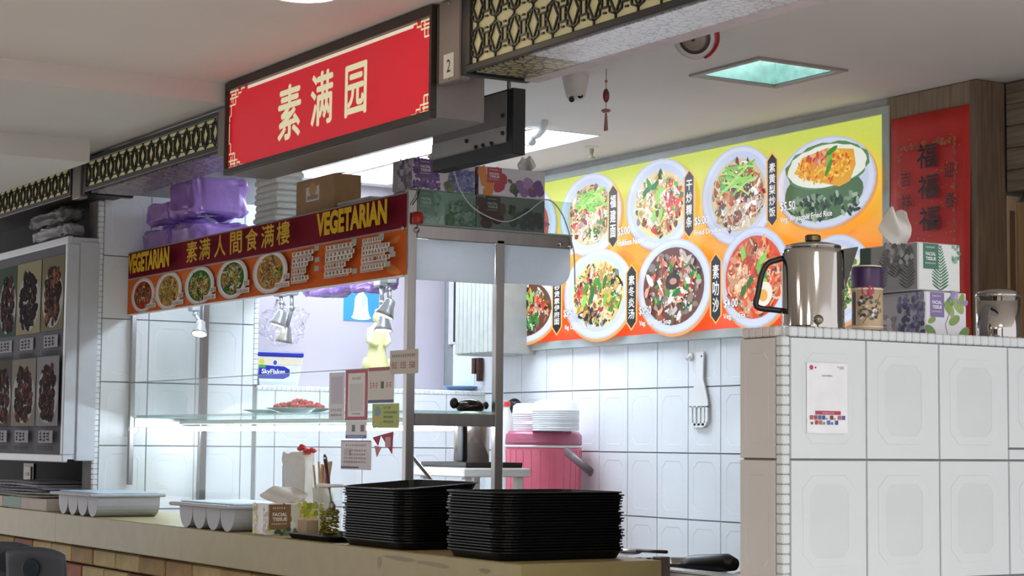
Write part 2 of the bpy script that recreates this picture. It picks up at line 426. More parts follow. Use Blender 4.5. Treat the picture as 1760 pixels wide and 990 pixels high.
# ---- left wall: tiled pier, then a half-height tiled ledge with a mauve wall behind it
WL = -3.423
mb = MB(); mb.box((-3.56, 0.155, 0), (WL, 0.838, 2.40)); mb.box((-3.56, 0.838, 0), (WL, 1.96, 1.462))
wall_left = struct('wall_left', mb, M_GROUT)
LZ = [0.709, 0.962, 1.214, 1.467, 1.719, 1.971, 2.223]
LY = [0.168, 0.366, 0.572, 0.777, 0.828]
for j in range(6):
    for i in range(4): tile(wall_left, (WL, (LY[i] + LY[i + 1]) / 2, (LZ[j] + LZ[j + 1]) / 2), LY[i + 1] - LY[i], LZ[j + 1] - LZ[j], 'right', M_TILE)
LY2 = [0.846, .93] + [0.93 + .206 * i for i in range(1, 6)]
for j in range(3):
    for i in range(len(LY2) - 1):
        h1 = 1.450 if j == 2 else LZ[j + 1]
        tile(wall_left, (WL, (LY2[i] + LY2[i + 1]) / 2, (LZ[j] + h1) / 2), LY2[i + 1] - LY2[i], h1 - LZ[j], 'right', M_TILE)
bead_row(wall_left, (WL - .002, 0.157, 0.951), (WL - .002, 0.157, 2.19), 58, .0105, M_TILE)
bead_row(wall_left, (WL, 0.837, 1.47), (WL, 0.837, 2.19), 34, .010, M_TILE)
bead_row(wall_left, (WL, 0.846, 1.458), (WL, 1.955, 1.458), 50, .010, M_TILE)
MB().box((-3.88, 0.838, 0), (-3.80, 1.96, 2.40)).build('painted_wall', M_MAUVE, wall_left)
MB().box((-3.80, 0.838, 1.44), (-3.56, 1.96, 1.462)).build('ledge_back', M_TILE, wall_left)
struct('wall_far_left', MB().box((-6.0, 0.30, 0), (-3.563, 0.40, 2.335)).box((-3.88, 0.40, 0.0), (-3.563, 0.836, 2.335)), M_DIM)

# ---- right-hand partition, half height
mb = MB(); mb.box((0.768, 0.066, 0), (0.892, 2.158, 1.463))
wall_right = struct('wall_right', mb, M_GROUT)
PY = [0.080, 0.286, 0.494, 0.702, 0.910, 1.118]; PZ = [0.460, 0.711, 0.961, 1.212, 1.463]
for i in range(5):
    for j in range(4):
        if i == 3 and j == 3: 
            tile(wall_right, (0.892, (PY[i] + PY[i + 1]) / 2, (1.238 + 1.463) / 2), .208, 1.463 - 1.238, 'right', M_TILE_GREY, True)
            tile(wall_right, (0.892, (PY[i] + PY[i + 1]) / 2, (1.212 + 1.238) / 2), .208, .026, 'right', M_TILE_GREY)
            continue
        tile(wall_right, (0.892, (PY[i] + PY[i + 1]) / 2, (PZ[j] + PZ[j + 1]) / 2), PY[i + 1] - PY[i], PZ[j + 1] - PZ[j], 'right', M_TILE_GREY, True)
M_TILE_SHADED = mat('glazed_tile_front_shaded', '#cfcac6', rough=0.12, noise=0.03, nscale=5)  # same glaze as the side, with its front shade put into the colour
for j in range(4): tile(wall_right, (0.820, 0.066, (PZ[j] + PZ[j + 1]) / 2), .114, PZ[j + 1] - PZ[j], 'front', M_TILE_SHADED, False)
bead_row(wall_right, (0.8895, 0.0695, 0.72), (0.8895, 0.0695, 1.463), 37, .0105, M_TILE_GREY)
bead_row(wall_right, (0.8895, 0.080, 1.4735), (0.8895, 1.12, 1.4735), 46, .0105, M_TILE_GREY)
bead_row(wall_right, (0.768, 0.0695, 1.4735), (0.879, 0.0695, 1.4735), 5, .0105, M_TILE_SHADED)
MB().box((0.768, 0.075, 1.463), (0.885, 2.158, 1.479)).build('capping', M_TILE_GREY, wall_right)
MB().box((0.56, 0.33, 1.455), (0.768, 1.2, 1.479)).build('inner_shelf', M_STEEL, wall_right)

# ---- low tiled kerb and bench inside the stall
mb = MB(); mb.box((-0.30, 0.51, 0), (0.765, 0.56, 0.915)); kerb = struct('wall_kerb', mb, M_GROUT)
for i in range(5): tile(kerb, (-0.195 + .2 * i, 0.51, 0.79), .2, .25, 'front', M_TILE)
MB().box((-0.305, 0.50, 0.915), (0.765, 0.562, 0.920)).build('kerb_cap', M_TILE, kerb)
bench = thing('steel_bench', 'stainless steel work bench along the tiled back wall of the stall', 'bench', (-1.3, 1.65, 0))
MB().box((-3.40, 1.35, 0.675), (0.76, 1.945, 0.70), .004).build('bench_top', M_STEEL, bench)
for x in (-3.2, -1.3, 0.65):
    for y in (1.40, 1.90): MB().box((x - .02, y - .02, 0), (x + .02, y + .02, 0.675)).build('leg', M_STEEL, bench)

# ================================================================ COUNTER
M_COUNTER = mat('beige_laminate', '#a09263', rough=0.42, noise=0.06, nscale=14, spec=0.5)
M_BRICK = [mat('brick_' + n, c, rough=.7, noise=.25, nscale=12) for n, c in (('tan', '#b59a66'), ('ochre', '#a2834f'), ('rust', '#93583a'), ('straw', '#c2aa74'))]
counter = thing('service_counter', 'long beige laminate service counter on a brick base at the stall front', 'counter', (-2.1, 0.2, 0))
MB().box((-3.412, 0.0, 0.838), (0.0, 0.42, 0.95), .003).box((-4.9, 0.0, 0.838), (-3.409, 0.150, 0.95), .002).box((-4.9, 0.149, 0.838), (-3.568, 0.292, 0.95), .002).build('worktop', M_COUNTER, counter)
MB().box((-3.405, 0.075, 0), (-0.06, 0.40, 0.838)).box((-4.9, .075, 0), (-3.405, .145, .838)).build('base', mat('mortar', '#3b332c', rough=.95), counter)
rnd = random.Random(3)
_bm = [MB().box((-.116, -.012, -.031), (.116, .012, .031), .005).build('brick', m, None) for m in M_BRICK]
n_ = 0
for r in range(5):
    z = 0.795 - r * .070
    for i in range(19):
        x = -4.45 + i * .2415 + (.12 if r % 2 else 0)
        if x > -.19: continue
        src = _bm[rnd.randrange(4)]
        if n_ < 4: o = _bm[n_]
        else: o = bpy.data.objects.new('brick', src.data); COL.objects.link(o)
        n_ += 1
        o.parent = counter; o.location = Vector((x, 0.064 + rnd.uniform(-.002, .002), z)) - ORG[counter]
MB().box((-0.045, 0.422, 0), (-0.012, 0.455, 0.957), .002).build('end_post', mat('brown_metal', '#75655f', rough=.4, metal=.5), counter)
# smudges on the front edge
p = Print(*front(0.0), 0.0003)
for (u, v, a, b, c) in ((-.60, .931, .09, .006, '#857a50'), (-.42, .925, .08, .006, '#887d53'), (-.165, .925, .03, .006, '#7c7148'), (-.72, .915, .012, .018, '#8c8158')):
    p.ell(u, v, a, b, c, 14, -.02, .2, rnd)
p.build('worn_edge', M_PRINT, counter)['kind'] = 'stuff'

# ================================================================ LATTICE BEAMS
M_FRAME = mat('beam_frame', '#2a2622', rough=.45, noise=.1)
M_CREAM = mat('backlit_acrylic', '#cbc292', rough=.5, noise=.03, emit=.10)
M_LATT = mat('lattice_black', '#15120f', rough=.4)
M_METAL = mat('grey_brown_metal', '#857c77', rough=.42, metal=.25, noise=.05)
def lattice(x0, x1, z0, z1, sx, sz, ox=0.0, oz=0.0, t=.0022):
    """cut pattern: diamonds on a grid, H-frets and hexagons between them"""
    mb = MB(); y0, y1 = 0.003, 0.008
    def seg(a, b):
        ax, az, bx, bz = a[0], a[1], b[0], b[1]
        # clip to panel
        n = 6; pts = [(ax + (bx - ax) * k / n, az + (bz - az) * k / n) for k in range(n + 1)]
        pts = [q for q in pts if x0 <= q[0] <= x1 and z0 <= q[1] <= z1]
        if len(pts) < 2: return
        (ax, az), (bx, bz) = pts[0], pts[-1]; dx, dz = bx - ax, bz - az; l = math.hypot(dx, dz)
        if l < 1e-4: return
        px, pz = -dz / l * t, dx / l * t
        mb.prism([(ax + px, az + pz), (ax - px, az - pz), (bx - px, bz - pz), (bx + px, bz + pz)], y0, y1, lambda u, v, h: (u, h, v))
    nx = int((x1 - x0) / sx) + 3; nz = int((z1 - z0) / sz) + 3
    for i in range(-1, nx):
        for j in range(-1, nz):
            cx = x0 + ox + i * sx; cz = z0 + oz + j * sz; a, b = sx * .27, sz * .44
            q = [(cx - a, cz), (cx, cz + b), (cx + a, cz), (cx, cz - b)]
            for k in range(4): seg(q[k], q[(k + 1) % 4])
            seg((cx, cz + b), (cx, cz + sz - b))
            # H fret between this diamond and the next
            mx = cx + sx / 2; f, g = sx * .13, sz * .20
            seg((cx + a, cz), (mx - f, cz)); seg((mx + f, cz), (cx + sx - a, cz))
            for sg in (-1, 1):
                seg((mx + sg * f, cz - g), (mx + sg * f, cz + g)); seg((mx - f * 1.7, cz + sg * g), (mx + f * 1.7, cz + sg * g))
                seg((mx + sg * f * 1.7, cz + g), (mx + sg * f * 1.7, cz + g * 1.7)); seg((mx + sg * f * 1.7, cz - g), (mx + sg * f * 1.7, cz - g * 1.7))
                seg((mx - f * 1.7, cz + sg * g * 1.7), (cx, cz + sg * b)); seg((mx + f * 1.7, cz + sg * g * 1.7), (cx + sx, cz + sg * b))
                seg((mx - f * .5, cz + sg * g * 1.7), (mx + f * .5, cz + sg * g * 1.7))
    return mb
def lattice_beam(x0, x1, z0, z1, label, sx, sz, ox, oz, depth=.205, rail=.018, t_=.0022):
    t = thing('lattice_beam', label, 'light beam', ((x0 + x1) / 2, 0.1, z0))
    mb = MB(); mb.box((x0, 0.014, z0 + .006), (x1, depth, z1)); mb.build('housing', M_FRAME, t)
    MB().box((x0, 0, z0), (x1, .014, z0 + rail), .002).build('bottom_rail', M_FRAME, t)
    MB().box((x0, 0, z1 - rail), (x1, .014, z1), .002).build('top_rail', M_FRAME, t)
    for a in (x0, x1 - rail): MB().box((a, 0, z0 + rail), (a + rail, .014, z1 - rail), .002).build('stile', M_FRAME, t)
    MB().box((x0 + rail, .009, z0 + rail), (x1 - rail, .0139, z1 - rail)).build('backlit_panel', M_CREAM, t)
    lattice(x0 + rail, x1 - rail, z0 + rail, z1 - rail, sx, sz, ox, oz, t_).build('lattice', M_LATT, t)
    return t
def crackle(name, base, line, scale, width):
    m = mat(name, base, rough=.25, noise=.06, nscale=8); nt = m.node_tree; b = nt.nodes['Principled BSDF']
    v = nt.nodes.new('ShaderNodeTexVoronoi'); v.feature = 'DISTANCE_TO_EDGE'; v.inputs['Scale'].default_value = scale
    tc = [n for n in nt.nodes if n.type == 'TEX_COORD'][0]
    nz = nt.nodes.new('ShaderNodeTexNoise'); nz.inputs['Scale'].default_value = 25; va = nt.nodes.new('ShaderNodeVectorMath'); va.operation = 'MULTIPLY_ADD'
    va.inputs[1].default_value = (.03, .03, .03); nt.links.new(tc.outputs['Object'], nz.inputs['Vector'])
    nt.links.new(nz.outputs['Color'], va.inputs[0]); nt.links.new(tc.outputs['Object'], va.inputs[2]); nt.links.new(va.outputs[0], v.inputs['Vector'])
    r = nt.nodes.new('ShaderNodeValToRGB'); r.color_ramp.elements[0].color = rgb(line) + (1,); r.color_ramp.elements[1].color = rgb(base) + (1,)
    r.color_ramp.elements[0].position = 0; r.color_ramp.elements[1].position = width
    nt.links.new(v.outputs['Distance'], r.inputs['Fac']); nt.links.new(r.outputs['Color'], b.inputs['Base Color'])
    return m
M_CRACK = crackle('crackle_glaze', '#e3e6ee', '#9aa3b2', 42, .10)
M_LATT_REFL = crackle('lattice_reflection', '#a9a072', '#15130f', 34, .16)  # lattice mirrored in the glossy underside, put into the colour
b1 = lattice_beam(-0.285, 1.30, 2.190, 2.398, 'black lattice light beam with cream backing, right of the red sign', .088, .092, .03, .052)
MB().box((0.0, .018, 2.1885), (1.30, .178, 2.196)).build('soffit_panel', M_CRACK, b1, 'white crackle-patterned underside panel')
MB().box((-0.262, .018, 2.1885), (-.002, .178, 2.196)).build('soffit_panel', M_LATT_REFL, b1, 'dark underside panel with a painted lattice reflection')
MB().box((-0.29, .178, 2.186), (1.30, .225, 2.198), .002).build('inner_edge', mat('inner_edge_paint', '#cfc3c8', rough=.6), b1)
MB().box((-0.422, -.004, 2.176), (-.312, .03, 2.395), .003).build('end_cover', M_METAL, b1)
MB().box((-0.312, .002, 2.186), (-.285, .20, 2.398)).build('end_gap', M_BLACK, b1)
p = Print(*front(-.004))
lu = [(-0.394,2.252), (-0.341,2.188)]
p.rect(lu[0][0], lu[1][1], lu[1][0], lu[0][1], '#d8d5cf'); p.text('2', (lu[0][0] + lu[1][0]) / 2, (lu[0][1] + lu[1][1]) / 2, .034, '#222222', .020, .01)
p.build('number_label', M_PRINT, b1)
sc = MB()
for z in (2.187, 2.385): sc.lathe((-.367, -.004, z), [(.004, 0), (.004, .002), (.001, .003)], 8, Matrix.Rotation(PI / 2, 4, 'X'))
sc.build('screw', M_STEEL, b1)
b2 = lattice_beam(-3.185, -1.885, 2.188, 2.318, 'black lattice light beam left of the red sign, above the purple bundles', .082, .094, .01, .047, t_=.0016)
MB().box((-3.16, .02, 2.183), (-1.9, .19, 2.194)).build('soffit_panel', crackle('glossy_underside', '#8a7f80', '#4c4644', 30, .1), b2)
MB().box((-1.885, -.002, 2.16), (-1.822, .03, 2.318), .002).build('end_cover', M_METAL, b2)
b3 = lattice_beam(-4.9, -3.34, 2.188, 2.318, 'black lattice light beam at the far left, above the dark meat menu', .082, .094, .02, .047, t_=.0016)
MB().box((-3.315, -.002, 2.17), (-3.225, .03, 2.320), .002).build('end_cover', M_METAL, b3)
MB().box((-3.225, .004, 2.18), (-3.185, .20, 2.320)).build('end_gap', M_BLACK, b3)

# ================================================================ SHOP SIGN
M_SIGNFRAME = mat('sign_frame', '#38322d', rough=.38, metal=.3, noise=.06)
sign = thing('shop_sign', 'illuminated red shop sign with three cream Chinese characters and fret corners', 'sign', (-1.12, .07, 2.093))
SX0, SX1, SZ0, SZ1, SY = -1.803, -.440, 2.093, 2.394, -.012
MB().box((SX0, SY + .014, SZ0), (SX1, .15, SZ1), .002).build('housing', M_METAL, sign)
for n_, a, b in (('top_rail', (SX0, SZ1 - .027), (SX1, SZ1)), ('bottom_rail', (SX0, SZ0), (SX1, SZ0 + .020)),
                 ('stile', (SX0, SZ0 + .02), (SX0 + .009, SZ1 - .027)), ('stile', (SX1 - .012, SZ0 + .02), (SX1, SZ1 - .027))):
    MB().box((a[0], SY - .004, a[1]), (b[0], SY + .014, b[1]), .001).build(n_, M_SIGNFRAME, sign)
sx0, sx1, sz0, sz1 = SX0 + .009, SX1 - .012, SZ0 + .02, SZ1 - .027
p = Print(*front(SY + .010))
RED = '#d8182c'; CRM = '#f3eebb'
p.rect(sx0, sz0, sx1, sz1, RED)
p.rect(-1.653, sz1 - .0115, -0.563, sz1 - .001, '#fdf6d8')
p.rect(sx0 + .12, sz0 + .001, sx1 - .15, sz0 + .004, '#f2a0a0')
for sgx, ux in ((1, sx0 + .003), (-1, sx1 - .003)):
    for sgz, vz in ((1, sz0 + .003), (-1, sz1 - .003)):
        def q(pts, w_=.0055, a=.125, b=.072): p.stroke([(ux + sgx * x * a, vz + sgz * y * b) for x, y in pts], w_, CRM)
        q([(0, 0), (.52, 0), (.52, .30), (.22, .30), (.22, .62), (0, .62)]); q([(0, .30), (.36, .30)]); q([(.36, 0), (.36, .62)]); q([(.22, .62), (.36, .62)])
        q([(.12, .16), (.42, .16)]); q([(.12, .08), (.12, .5)])
        q([(.52, .16), (.70, .16), (.70, 0), (.92, 0)]); q([(0, .62), (.10, .62), (.10, 1.1), (0, 1.1), (0, 1.35)])
    p.rect(ux - .0025, 2.215, ux + .0025, 2.262, CRM)
for ch, a, b, c, d in (('素', 473, 512, 142, 241), ('满', 529, 567, 119, 217), ('园', 588, 625, 106, 200)):
    e = {'素': (-1.339,2.237,0.081,0.089), '满': (-1.118,2.246,0.0735,0.085), '园': (-0.899,2.239,0.0675,0.079)}[ch]
    p.text(ch, e[0], e[1], e[3] * 1.83, '#f6f0c4', e[2] * 1.92, .024, .012)
p.build('face', print_mat('sign_print', emit=.33, rough=.3), sign, 'glowing red acrylic face with cream lettering')

# ================================================================ DISPLAY CASE
case = thing('display_case', 'glass and steel food display case with a maroon and orange menu strip on top', 'display case', (-2.2, .4, .95))
CX0, CX1, CY, CB = -3.402, -1.075, .272, .609
for (x0, x1, y0, y1, z0, z1) in ((CX1 - .025, CX1, CY, CY + .028, .9505, 1.993), (CX1 - .025, CX1, CB - .028, CB, 0, 1.86),
                                 (CX0, CX0 + .030, CB - .028, CB, 0, 1.86), (CX0, CX0 + .020, CY + .01, CY + .03, 1.06, 1.95)):
    MB().box((x0, y0, z0), (x1, y1, z1), .002).build('post', M_STEEL, case)
MB().box((CX1 - .02, CY + .03, 1.848), (CX1, .858, 1.888), .002).build('side_bar', M_STEEL, case)
MB().box((CX0, CY + .03, 1.848), (CX0 + .02, .83, 1.888), .002).build('side_bar', M_STEEL, case)
MB().box((CX0 + .02, .838, 1.848), (CX1 - .02, .858, 1.888), .002).build('rear_bar', M_STEEL, case)
MB().box((CX1 - .008, CY + .032, 1.8935), (CX1 - .003, .858, 1.996)).build('roof_side_glass', M_GREEN_GLASS, case)
MB().box((CX0, CY - .002, 1.733), (CX1 - .03, CY + .0105, 1.7375)).build('strip_edge', M_WHITE, case)
MB().box((CX0 - .003, CY - .002, 1.7375), (-1.083, CY + .0105, 1.987), .001).build('menu_strip', mat('strip_board', '#8c8a86', rough=.6), case)
def frosted(name, color):
    m = bpy.data.materials.new(name); m.use_nodes = True; nt = m.node_tree; nt.nodes.clear()
    o = nt.nodes.new('ShaderNodeOutputMaterial'); d = nt.nodes.new('ShaderNodeBsdfDiffuse'); t = nt.nodes.new('ShaderNodeBsdfTranslucent'); x = nt.nodes.new('ShaderNodeMixShader')
    n = nt.nodes.new('ShaderNodeTexNoise'); n.inputs['Scale'].default_value = 6; r = nt.nodes.new('ShaderNodeValToRGB'); c = rgb(color)
    r.color_ramp.elements[0].color = tuple(q * .93 for q in c) + (1,); r.color_ramp.elements[1].color = c + (1,); nt.links.new(n.outputs['Fac'], r.inputs['Fac'])
    nt.links.new(r.outputs[0], d.inputs[0]); nt.links.new(r.outputs[0], t.inputs[0]); x.inputs[0].default_value = .65
    nt.links.new(d.outputs[0], x.inputs[1]); nt.links.new(t.outputs[0], x.inputs[2]); nt.links.new(x.outputs[0], o.inputs[0]); return m
M_ACR = frosted('frosted_acrylic', '#eef1f6')
MB().box((CX0, CY + .014, 1.8885), (CX1, .858, 1.893)).build('roof', frosted('frosted_roof_glass', '#dfe8e6'), case, 'frosted glass roof')
MB().box((CX1 - .012, CY + .033, 1.724), (CX1 - .009, CB - .03, 1.8475)).build('side_panel', M_ACR, case, 'white acrylic panel between the posts')
ey = .856
out = [(CB + .004, 1.8475), (ey, 1.8475), (ey, 1.78)] + [(ey - .055 + .055 * math.cos(t), 1.78 - .05 * math.sin(t)) for t in [PI / 2 * k / 6 for k in range(1, 7)]] + [(CB + .004, 1.730)]
MB().prism(out, CX1 - .012, CX1 - .009, lambda u, v, h: (h, u, v)).build('side_panel', M_ACR, case, 'white acrylic panel with a rounded corner')
MB().box((CX0 + .032, CY + .034, 1.326), (CX1 - .026, CB + .0, 1.335)).build('glass_shelf', mat('shelf_glass', '#6fae9e', rough=.05, noise=0, spec=.6, alpha=.5), case, 'green-edged glass shelf')
MB().box((CX1 - .022, CY + .03, 1.288), (CX1 - .004, CB - .03, 1.3255), .001).build('shelf_rail', M_STEEL, case)
MB().box((CX0 + .004, CY + .03, 1.288), (CX0 + .022, CB - .03, 1.3255), .001).build('shelf_rail', M_STEEL, case)
MB().box((CX0 + .022, CY + .004, 1.03), (CX1 - .026, CY + .009, 1.463)).build('front_glass', glass('guard_glass', (.975, .992, .988), .45), case)
MB().box((CX0 + .022, CY + .003, 1.463), (CX1 - .026, CY + .010, 1.4655)).build('glass_edge', mat('glass_edge_green', '#7fa39a', rough=.2, alpha=.7), case)
M_TUBE = glow('tube_light', '#e6f1ff', 26.0)
def tube_lamp(x0, x1, y, z):
    mb = MB(); mb.smooth = True; mb.tube([(x0, y, z), (x1, y, z)], .0085, 10); return mb.build('fluorescent_tube', M_TUBE, case)
tube_lamp(-3.413, -1.292, .50, 1.284)
tube_lamp(-1.274, -1.201, .50, 1.284)
MB().box((CX0 + .04, .485, 1.302), (CX1 - .03, .515, 1.318)).build('tube_batten', M_WHITE, case)
tube2 = MB(); tube2.smooth = True; tube2.tube([(CX0 + .1, .40, 1.815), (CX1 - .1, .40, 1.815)], .010, 10); tube2.build('fluorescent_tube', glow('tube_light_soft', '#e6f1ff', 16.0), case)
MB().box((CX0 + .06, .38, 1.828), (CX1 - .06, .42, 1.848)).build('tube_batten', M_WHITE, case)
for (x, y, z) in ((CX1 + .001, 0.298, 1.872), (CX1 + .001, 0.81, 1.862), (CX1 + .001, 0.847, 1.856)):
    mb = MB(); mb.lathe((x, y, z), [(.009, 0), (.009, .003), (.006, .007), (.001, .008)], 10, Matrix.Rotation(PI / 2, 4, 'Y')); mb.build('bolt', M_CHROME, case)
mb = MB(); mb.lathe((-1.103, CY - .003, 1.878), [(.008, 0), (.008, .003), (.005, .006)], 10, Matrix.Rotation(PI / 2, 4, 'X')); mb.build('bolt', M_CHROME, case)
# --- printed menu strip
rnd = random.Random(11)
SPL = 1.877
def shade(c, f):
    v = [int(c[i:i + 2], 16) for i in (1, 3, 5)]; return '#%02x%02x%02x' % tuple(max(0, min(255, int(q * f))) for q in v)
def food(p, u, v, ru, rv, pal, n, rnd, noodle=None, size=.10):
    """a printed photo of food: many small overlapping pieces, dark gaps first, glints last"""
    for k in range(int(n * .6)):
        a = rnd.uniform(0, 2 * PI); d = math.sqrt(rnd.random()) * .95
        p.ell(u + ru * d * math.cos(a), v + rv * d * math.sin(a), ru * size * rnd.uniform(.8, 1.6), rv * size * rnd.uniform(.6, 1.2), shade(rnd.choice(pal), rnd.uniform(.45, .85)), 7, rnd.uniform(0, PI), .3, rnd)
    cl = [(rnd.uniform(0, 2 * PI), math.sqrt(rnd.random()) * .75, rnd.choice(pal)) for k in range(14)]
    if noodle:
        for k in range(int(n * .8)):
            a = rnd.uniform(0, 2 * PI); d = math.sqrt(rnd.random()) * .82; x = u + ru * d * math.cos(a); y = v + rv * d * math.sin(a)
            t = rnd.uniform(0, PI); l = rnd.uniform(.25, .55); c_ = rnd.uniform(-.3, .3); pts = []
            for i in range(5):
                s_ = (i / 4 - .5) * l; o_ = c_ * (1 - (i / 2 - 1) ** 2)
                pts.append((x + ru * (s_ * math.cos(t) - o_ * math.sin(t)), y + rv * (s_ * math.sin(t) + o_ * math.cos(t))))
            p.stroke(pts, min(ru, rv) * rnd.uniform(.04, .07), shade(rnd.choice(noodle), rnd.uniform(.8, 1.08)))
    for k in range(n):
        if rnd.random() < .6: q_ = rnd.choice(cl); a = q_[0] + rnd.gauss(0, .25); d = min(.95, abs(q_[1] + rnd.gauss(0, .12))); c = q_[2]
        else: a = rnd.uniform(0, 2 * PI); d = math.sqrt(rnd.random()) * .92; c = rnd.choice(pal)
        q = rnd.uniform(.4, 1.3) * size
        p.ell(u + ru * d * math.cos(a), v + rv * d * math.sin(a), ru * q * rnd.uniform(.8, 1.5), rv * q * rnd.uniform(.4, .9), shade(c, rnd.uniform(.75, 1.12)), 7, rnd.uniform(0, PI), .3, rnd)
    for k in range(int(n * .35)):
        a = rnd.uniform(0, 2 * PI); d = math.sqrt(rnd.random()) * .85
        p.ell(u + ru * d * math.cos(a), v + rv * d * math.sin(a), ru * .03, rv * .018, '#fbf6ea', 5, rnd.uniform(0, PI), .2, rnd)
p = Print(*front(CY - .002))
Lx, Rx = -3.404, -1.085
p.rect(Lx, 1.738, Rx, SPL, '#dd6a2c'); p.rect(Lx, SPL, Rx, 1.986, '#7c1329')
p.rect(Lx, SPL - .003, Rx, SPL + .003, '#b9a39a'); p.rect(Lx, 1.982, Rx, 1.986, '#9c9a94')
for k in range(60):
    p.ell(rnd.uniform(Lx + .06, Rx - .06), rnd.uniform(1.757, SPL - .018), rnd.uniform(.015, .05), rnd.uniform(.006, .014), rnd.choice(('#e0813c', '#cf5f34', '#e58b4a')), 10, rnd.uniform(-.5, .5), .2, rnd)
NOO = ('#e6cf86', '#d9b45c', '#efe0a8', '#c99a4a')
strip_dishes = [((-3.237,1.805,0.126,0.068), ('#c23a2c', '#5c8a34', '#e8e0d4', '#2c2620', '#d7bf6a', '#4d7a2a'), None),
    ((-2.963,1.805,0.136,0.074), ('#c79a4c', '#a87a34', '#7e8a3c', '#b0641f'), NOO),
    ((-2.654,1.805,0.14,0.071), ('#3f7a2a', '#e2d27a', '#c8342a', '#5f9a3a', '#2e5a20', '#f0e6b4'), NOO),
    ((-2.348,1.81,0.135,0.0725), ('#2f6a34', '#e9e6da', '#a8542e', '#d9c89a', '#d8c23a', '#3f8a3a'), NOO),
    ((-2.024,1.81,0.141,0.0735), ('#b98a4a', '#d0a860', '#9a6a34', '#5f9a3a', '#a35a34'), NOO)]
for (e, pal, nd) in strip_dishes:
    v, rv = e[1], e[3]; p.clip = (1.7385, SPL - .004)
    p.ell(e[0], v, e[2], rv, '#d4d2d4'); p.ell(e[0], v, e[2] * .88, rv * .9, '#eceaea'); p.ell(e[0], v, e[2] * .76, rv * .8, pal[0])
    food(p, e[0], v, e[2] * .70, rv * .76, pal, 80, rnd, nd)
    p.rect(e[0] + e[2] * .35, v - rv * .8, e[0] + e[2] * 1.15, v - rv * .55, '#e9e2da'); p.scribble(e[0] + e[2] * .38, v - rv * .78, e[2] * .7, rv * .18, 8, '#5a4a48', rnd)
    p.rect(e[0] + e[2] * .8, v - rv * .45, e[0] + e[2] * 1.15, v - rv * .2, '#e3d9d0'); p.scribble(e[0] + e[2] * .82, v - rv * .43, e[2] * .3, rv * .2, 3, '#3a3030', rnd)
p.clip = None
rows_ = [[(-1.843,1.865),(-1.677,1.865),(-1.585,1.867),(-1.375,1.87),(-1.32,1.88),(-1.118,1.881)]]
for (ua, ub, dens) in ((rows_[0][0][0], rows_[0][1][0], 5), (rows_[0][2][0], rows_[0][3][0], 7), (rows_[0][4][0], rows_[0][5][0], 8)):
    v = SPL - .018
    for r in range(5):
        wd = (ub - ua) * rnd.uniform(.65, 1.0)
        p.rect(ua, v - .012, ua + wd, v + .002, '#e6dcd3'); p.scribble(ua + .004, v - .0095, wd - .008, .010, dens, '#33282a', rnd)
        v -= .0125
        if r % 2 == 0 or r == 3:
            p.rect(ua, v - .007, ua + wd * .9, v + .001, '#e0cfc4'); p.scribble(ua + .003, v - .0055, wd * .84, .005, dens * 3, '#6a4a44', rnd); v -= .009
        if r == 3: p.ell(ua + wd * .5, v + .017, .007, .006, '#c8322c', 8)
        v -= .0015
for (px_, py_) in [(-1.626,1.858),(-1.621,1.821),(-1.624,1.793),(-1.363,1.858),(-1.356,1.765),(-1.183,1.859),(-1.119,1.813),(-1.14,1.771),(-1.108,1.798)]:
    p.rect(px_ - .016, py_ - .008, px_ + .016, py_ + .008, '#a9b0b2')
def veg(u0, u1, v, h): p.text('VEGETARIAN', (u0 + u1) / 2, v, h, '#e0b62c', u1 - u0, .05, .012, halo='#4c1018', hw=.02)
veg(-3.322, -2.889, 1.930, .078)
veg(-1.63, -1.149, 1.932, .077)
for ch, u in zip('素满人間食满樓', [-2.668,-2.548,-2.408,-2.268,-2.135,-2.004,-1.88]):
    p.text(ch, u, 1.930, .076, '#d9b23e', .100, .02)
p.build('strip_print', M_DULLPRINT, case, 'maroon band with yellow lettering over an orange band of dish photos')

# ================================================================ MENU BOARD ON THE BACK WALL
board = thing('menu_board', 'large backlit picture menu of noodle and rice dishes on the back wall', 'menu board', (-2.0, 1.94, 1.64))
BX0, BX1, BZ0, BZ1, BY = -3.20, -0.784, 1.633, 2.374, 1.93
M_ALU = mat('board_aluminium', '#b9c2bd', rough=.35, metal=.35, noise=.04)
MB().box((BX0, BY + .004, BZ0), (BX1, 1.9518, BZ1)).build('housing', M_ALU, board)
fx = .036
for n_, a, b in (('frame_rail', (BX0, BZ0), (BX1, BZ0 + .034)), ('frame_rail', (BX0, BZ1 - .028), (BX1, BZ1)), ('frame_stile', (BX1 - fx, BZ0 + .034), (BX1, BZ1 - .028)), ('frame_stile', (BX0, BZ0 + .034), (BX0 + .03, BZ1 - .028))):
    MB().box((a[0], BY - .006, a[1]), (b[0], BY + .006, b[1]), .002).build(n_, M_ALU, board)
p = Print(*front(BY)); x0, x1, z0, z1 = BX0 + .03, BX1 - fx, BZ0 + .034, BZ1 - .028
grad = [(0, '#f4512a'), (.22, '#fb7a2c'), (.48, '#fdae38'), (.66, '#f0cc4c'), (.82, '#d9dc5c'), (1, '#d2e060')]
for (a, ca), (b, cb) in zip(grad, grad[1:]):
    p.poly([(x0, z0 + (z1 - z0) * a), (x1, z0 + (z1 - z0) * a), (x1, z0 + (z1 - z0) * b), (x0, z0 + (z1 - z0) * b)], [ca, ca, cb, cb])
rnd = random.Random(5)
for k in range(70):
    t = rnd.random(); c = '#fb9a38' if t > .3 else '#fa6a2c'
    if t < .62: p.ell(rnd.uniform(x0 + .1, x1 - .1), z0 + .02 + (z1 - z0 - .04) * t, rnd.uniform(.03, .08), rnd.uniform(.008, .02), c if t < .5 else '#f8b848', 12, rnd.uniform(-.4, .4), .2, rnd)
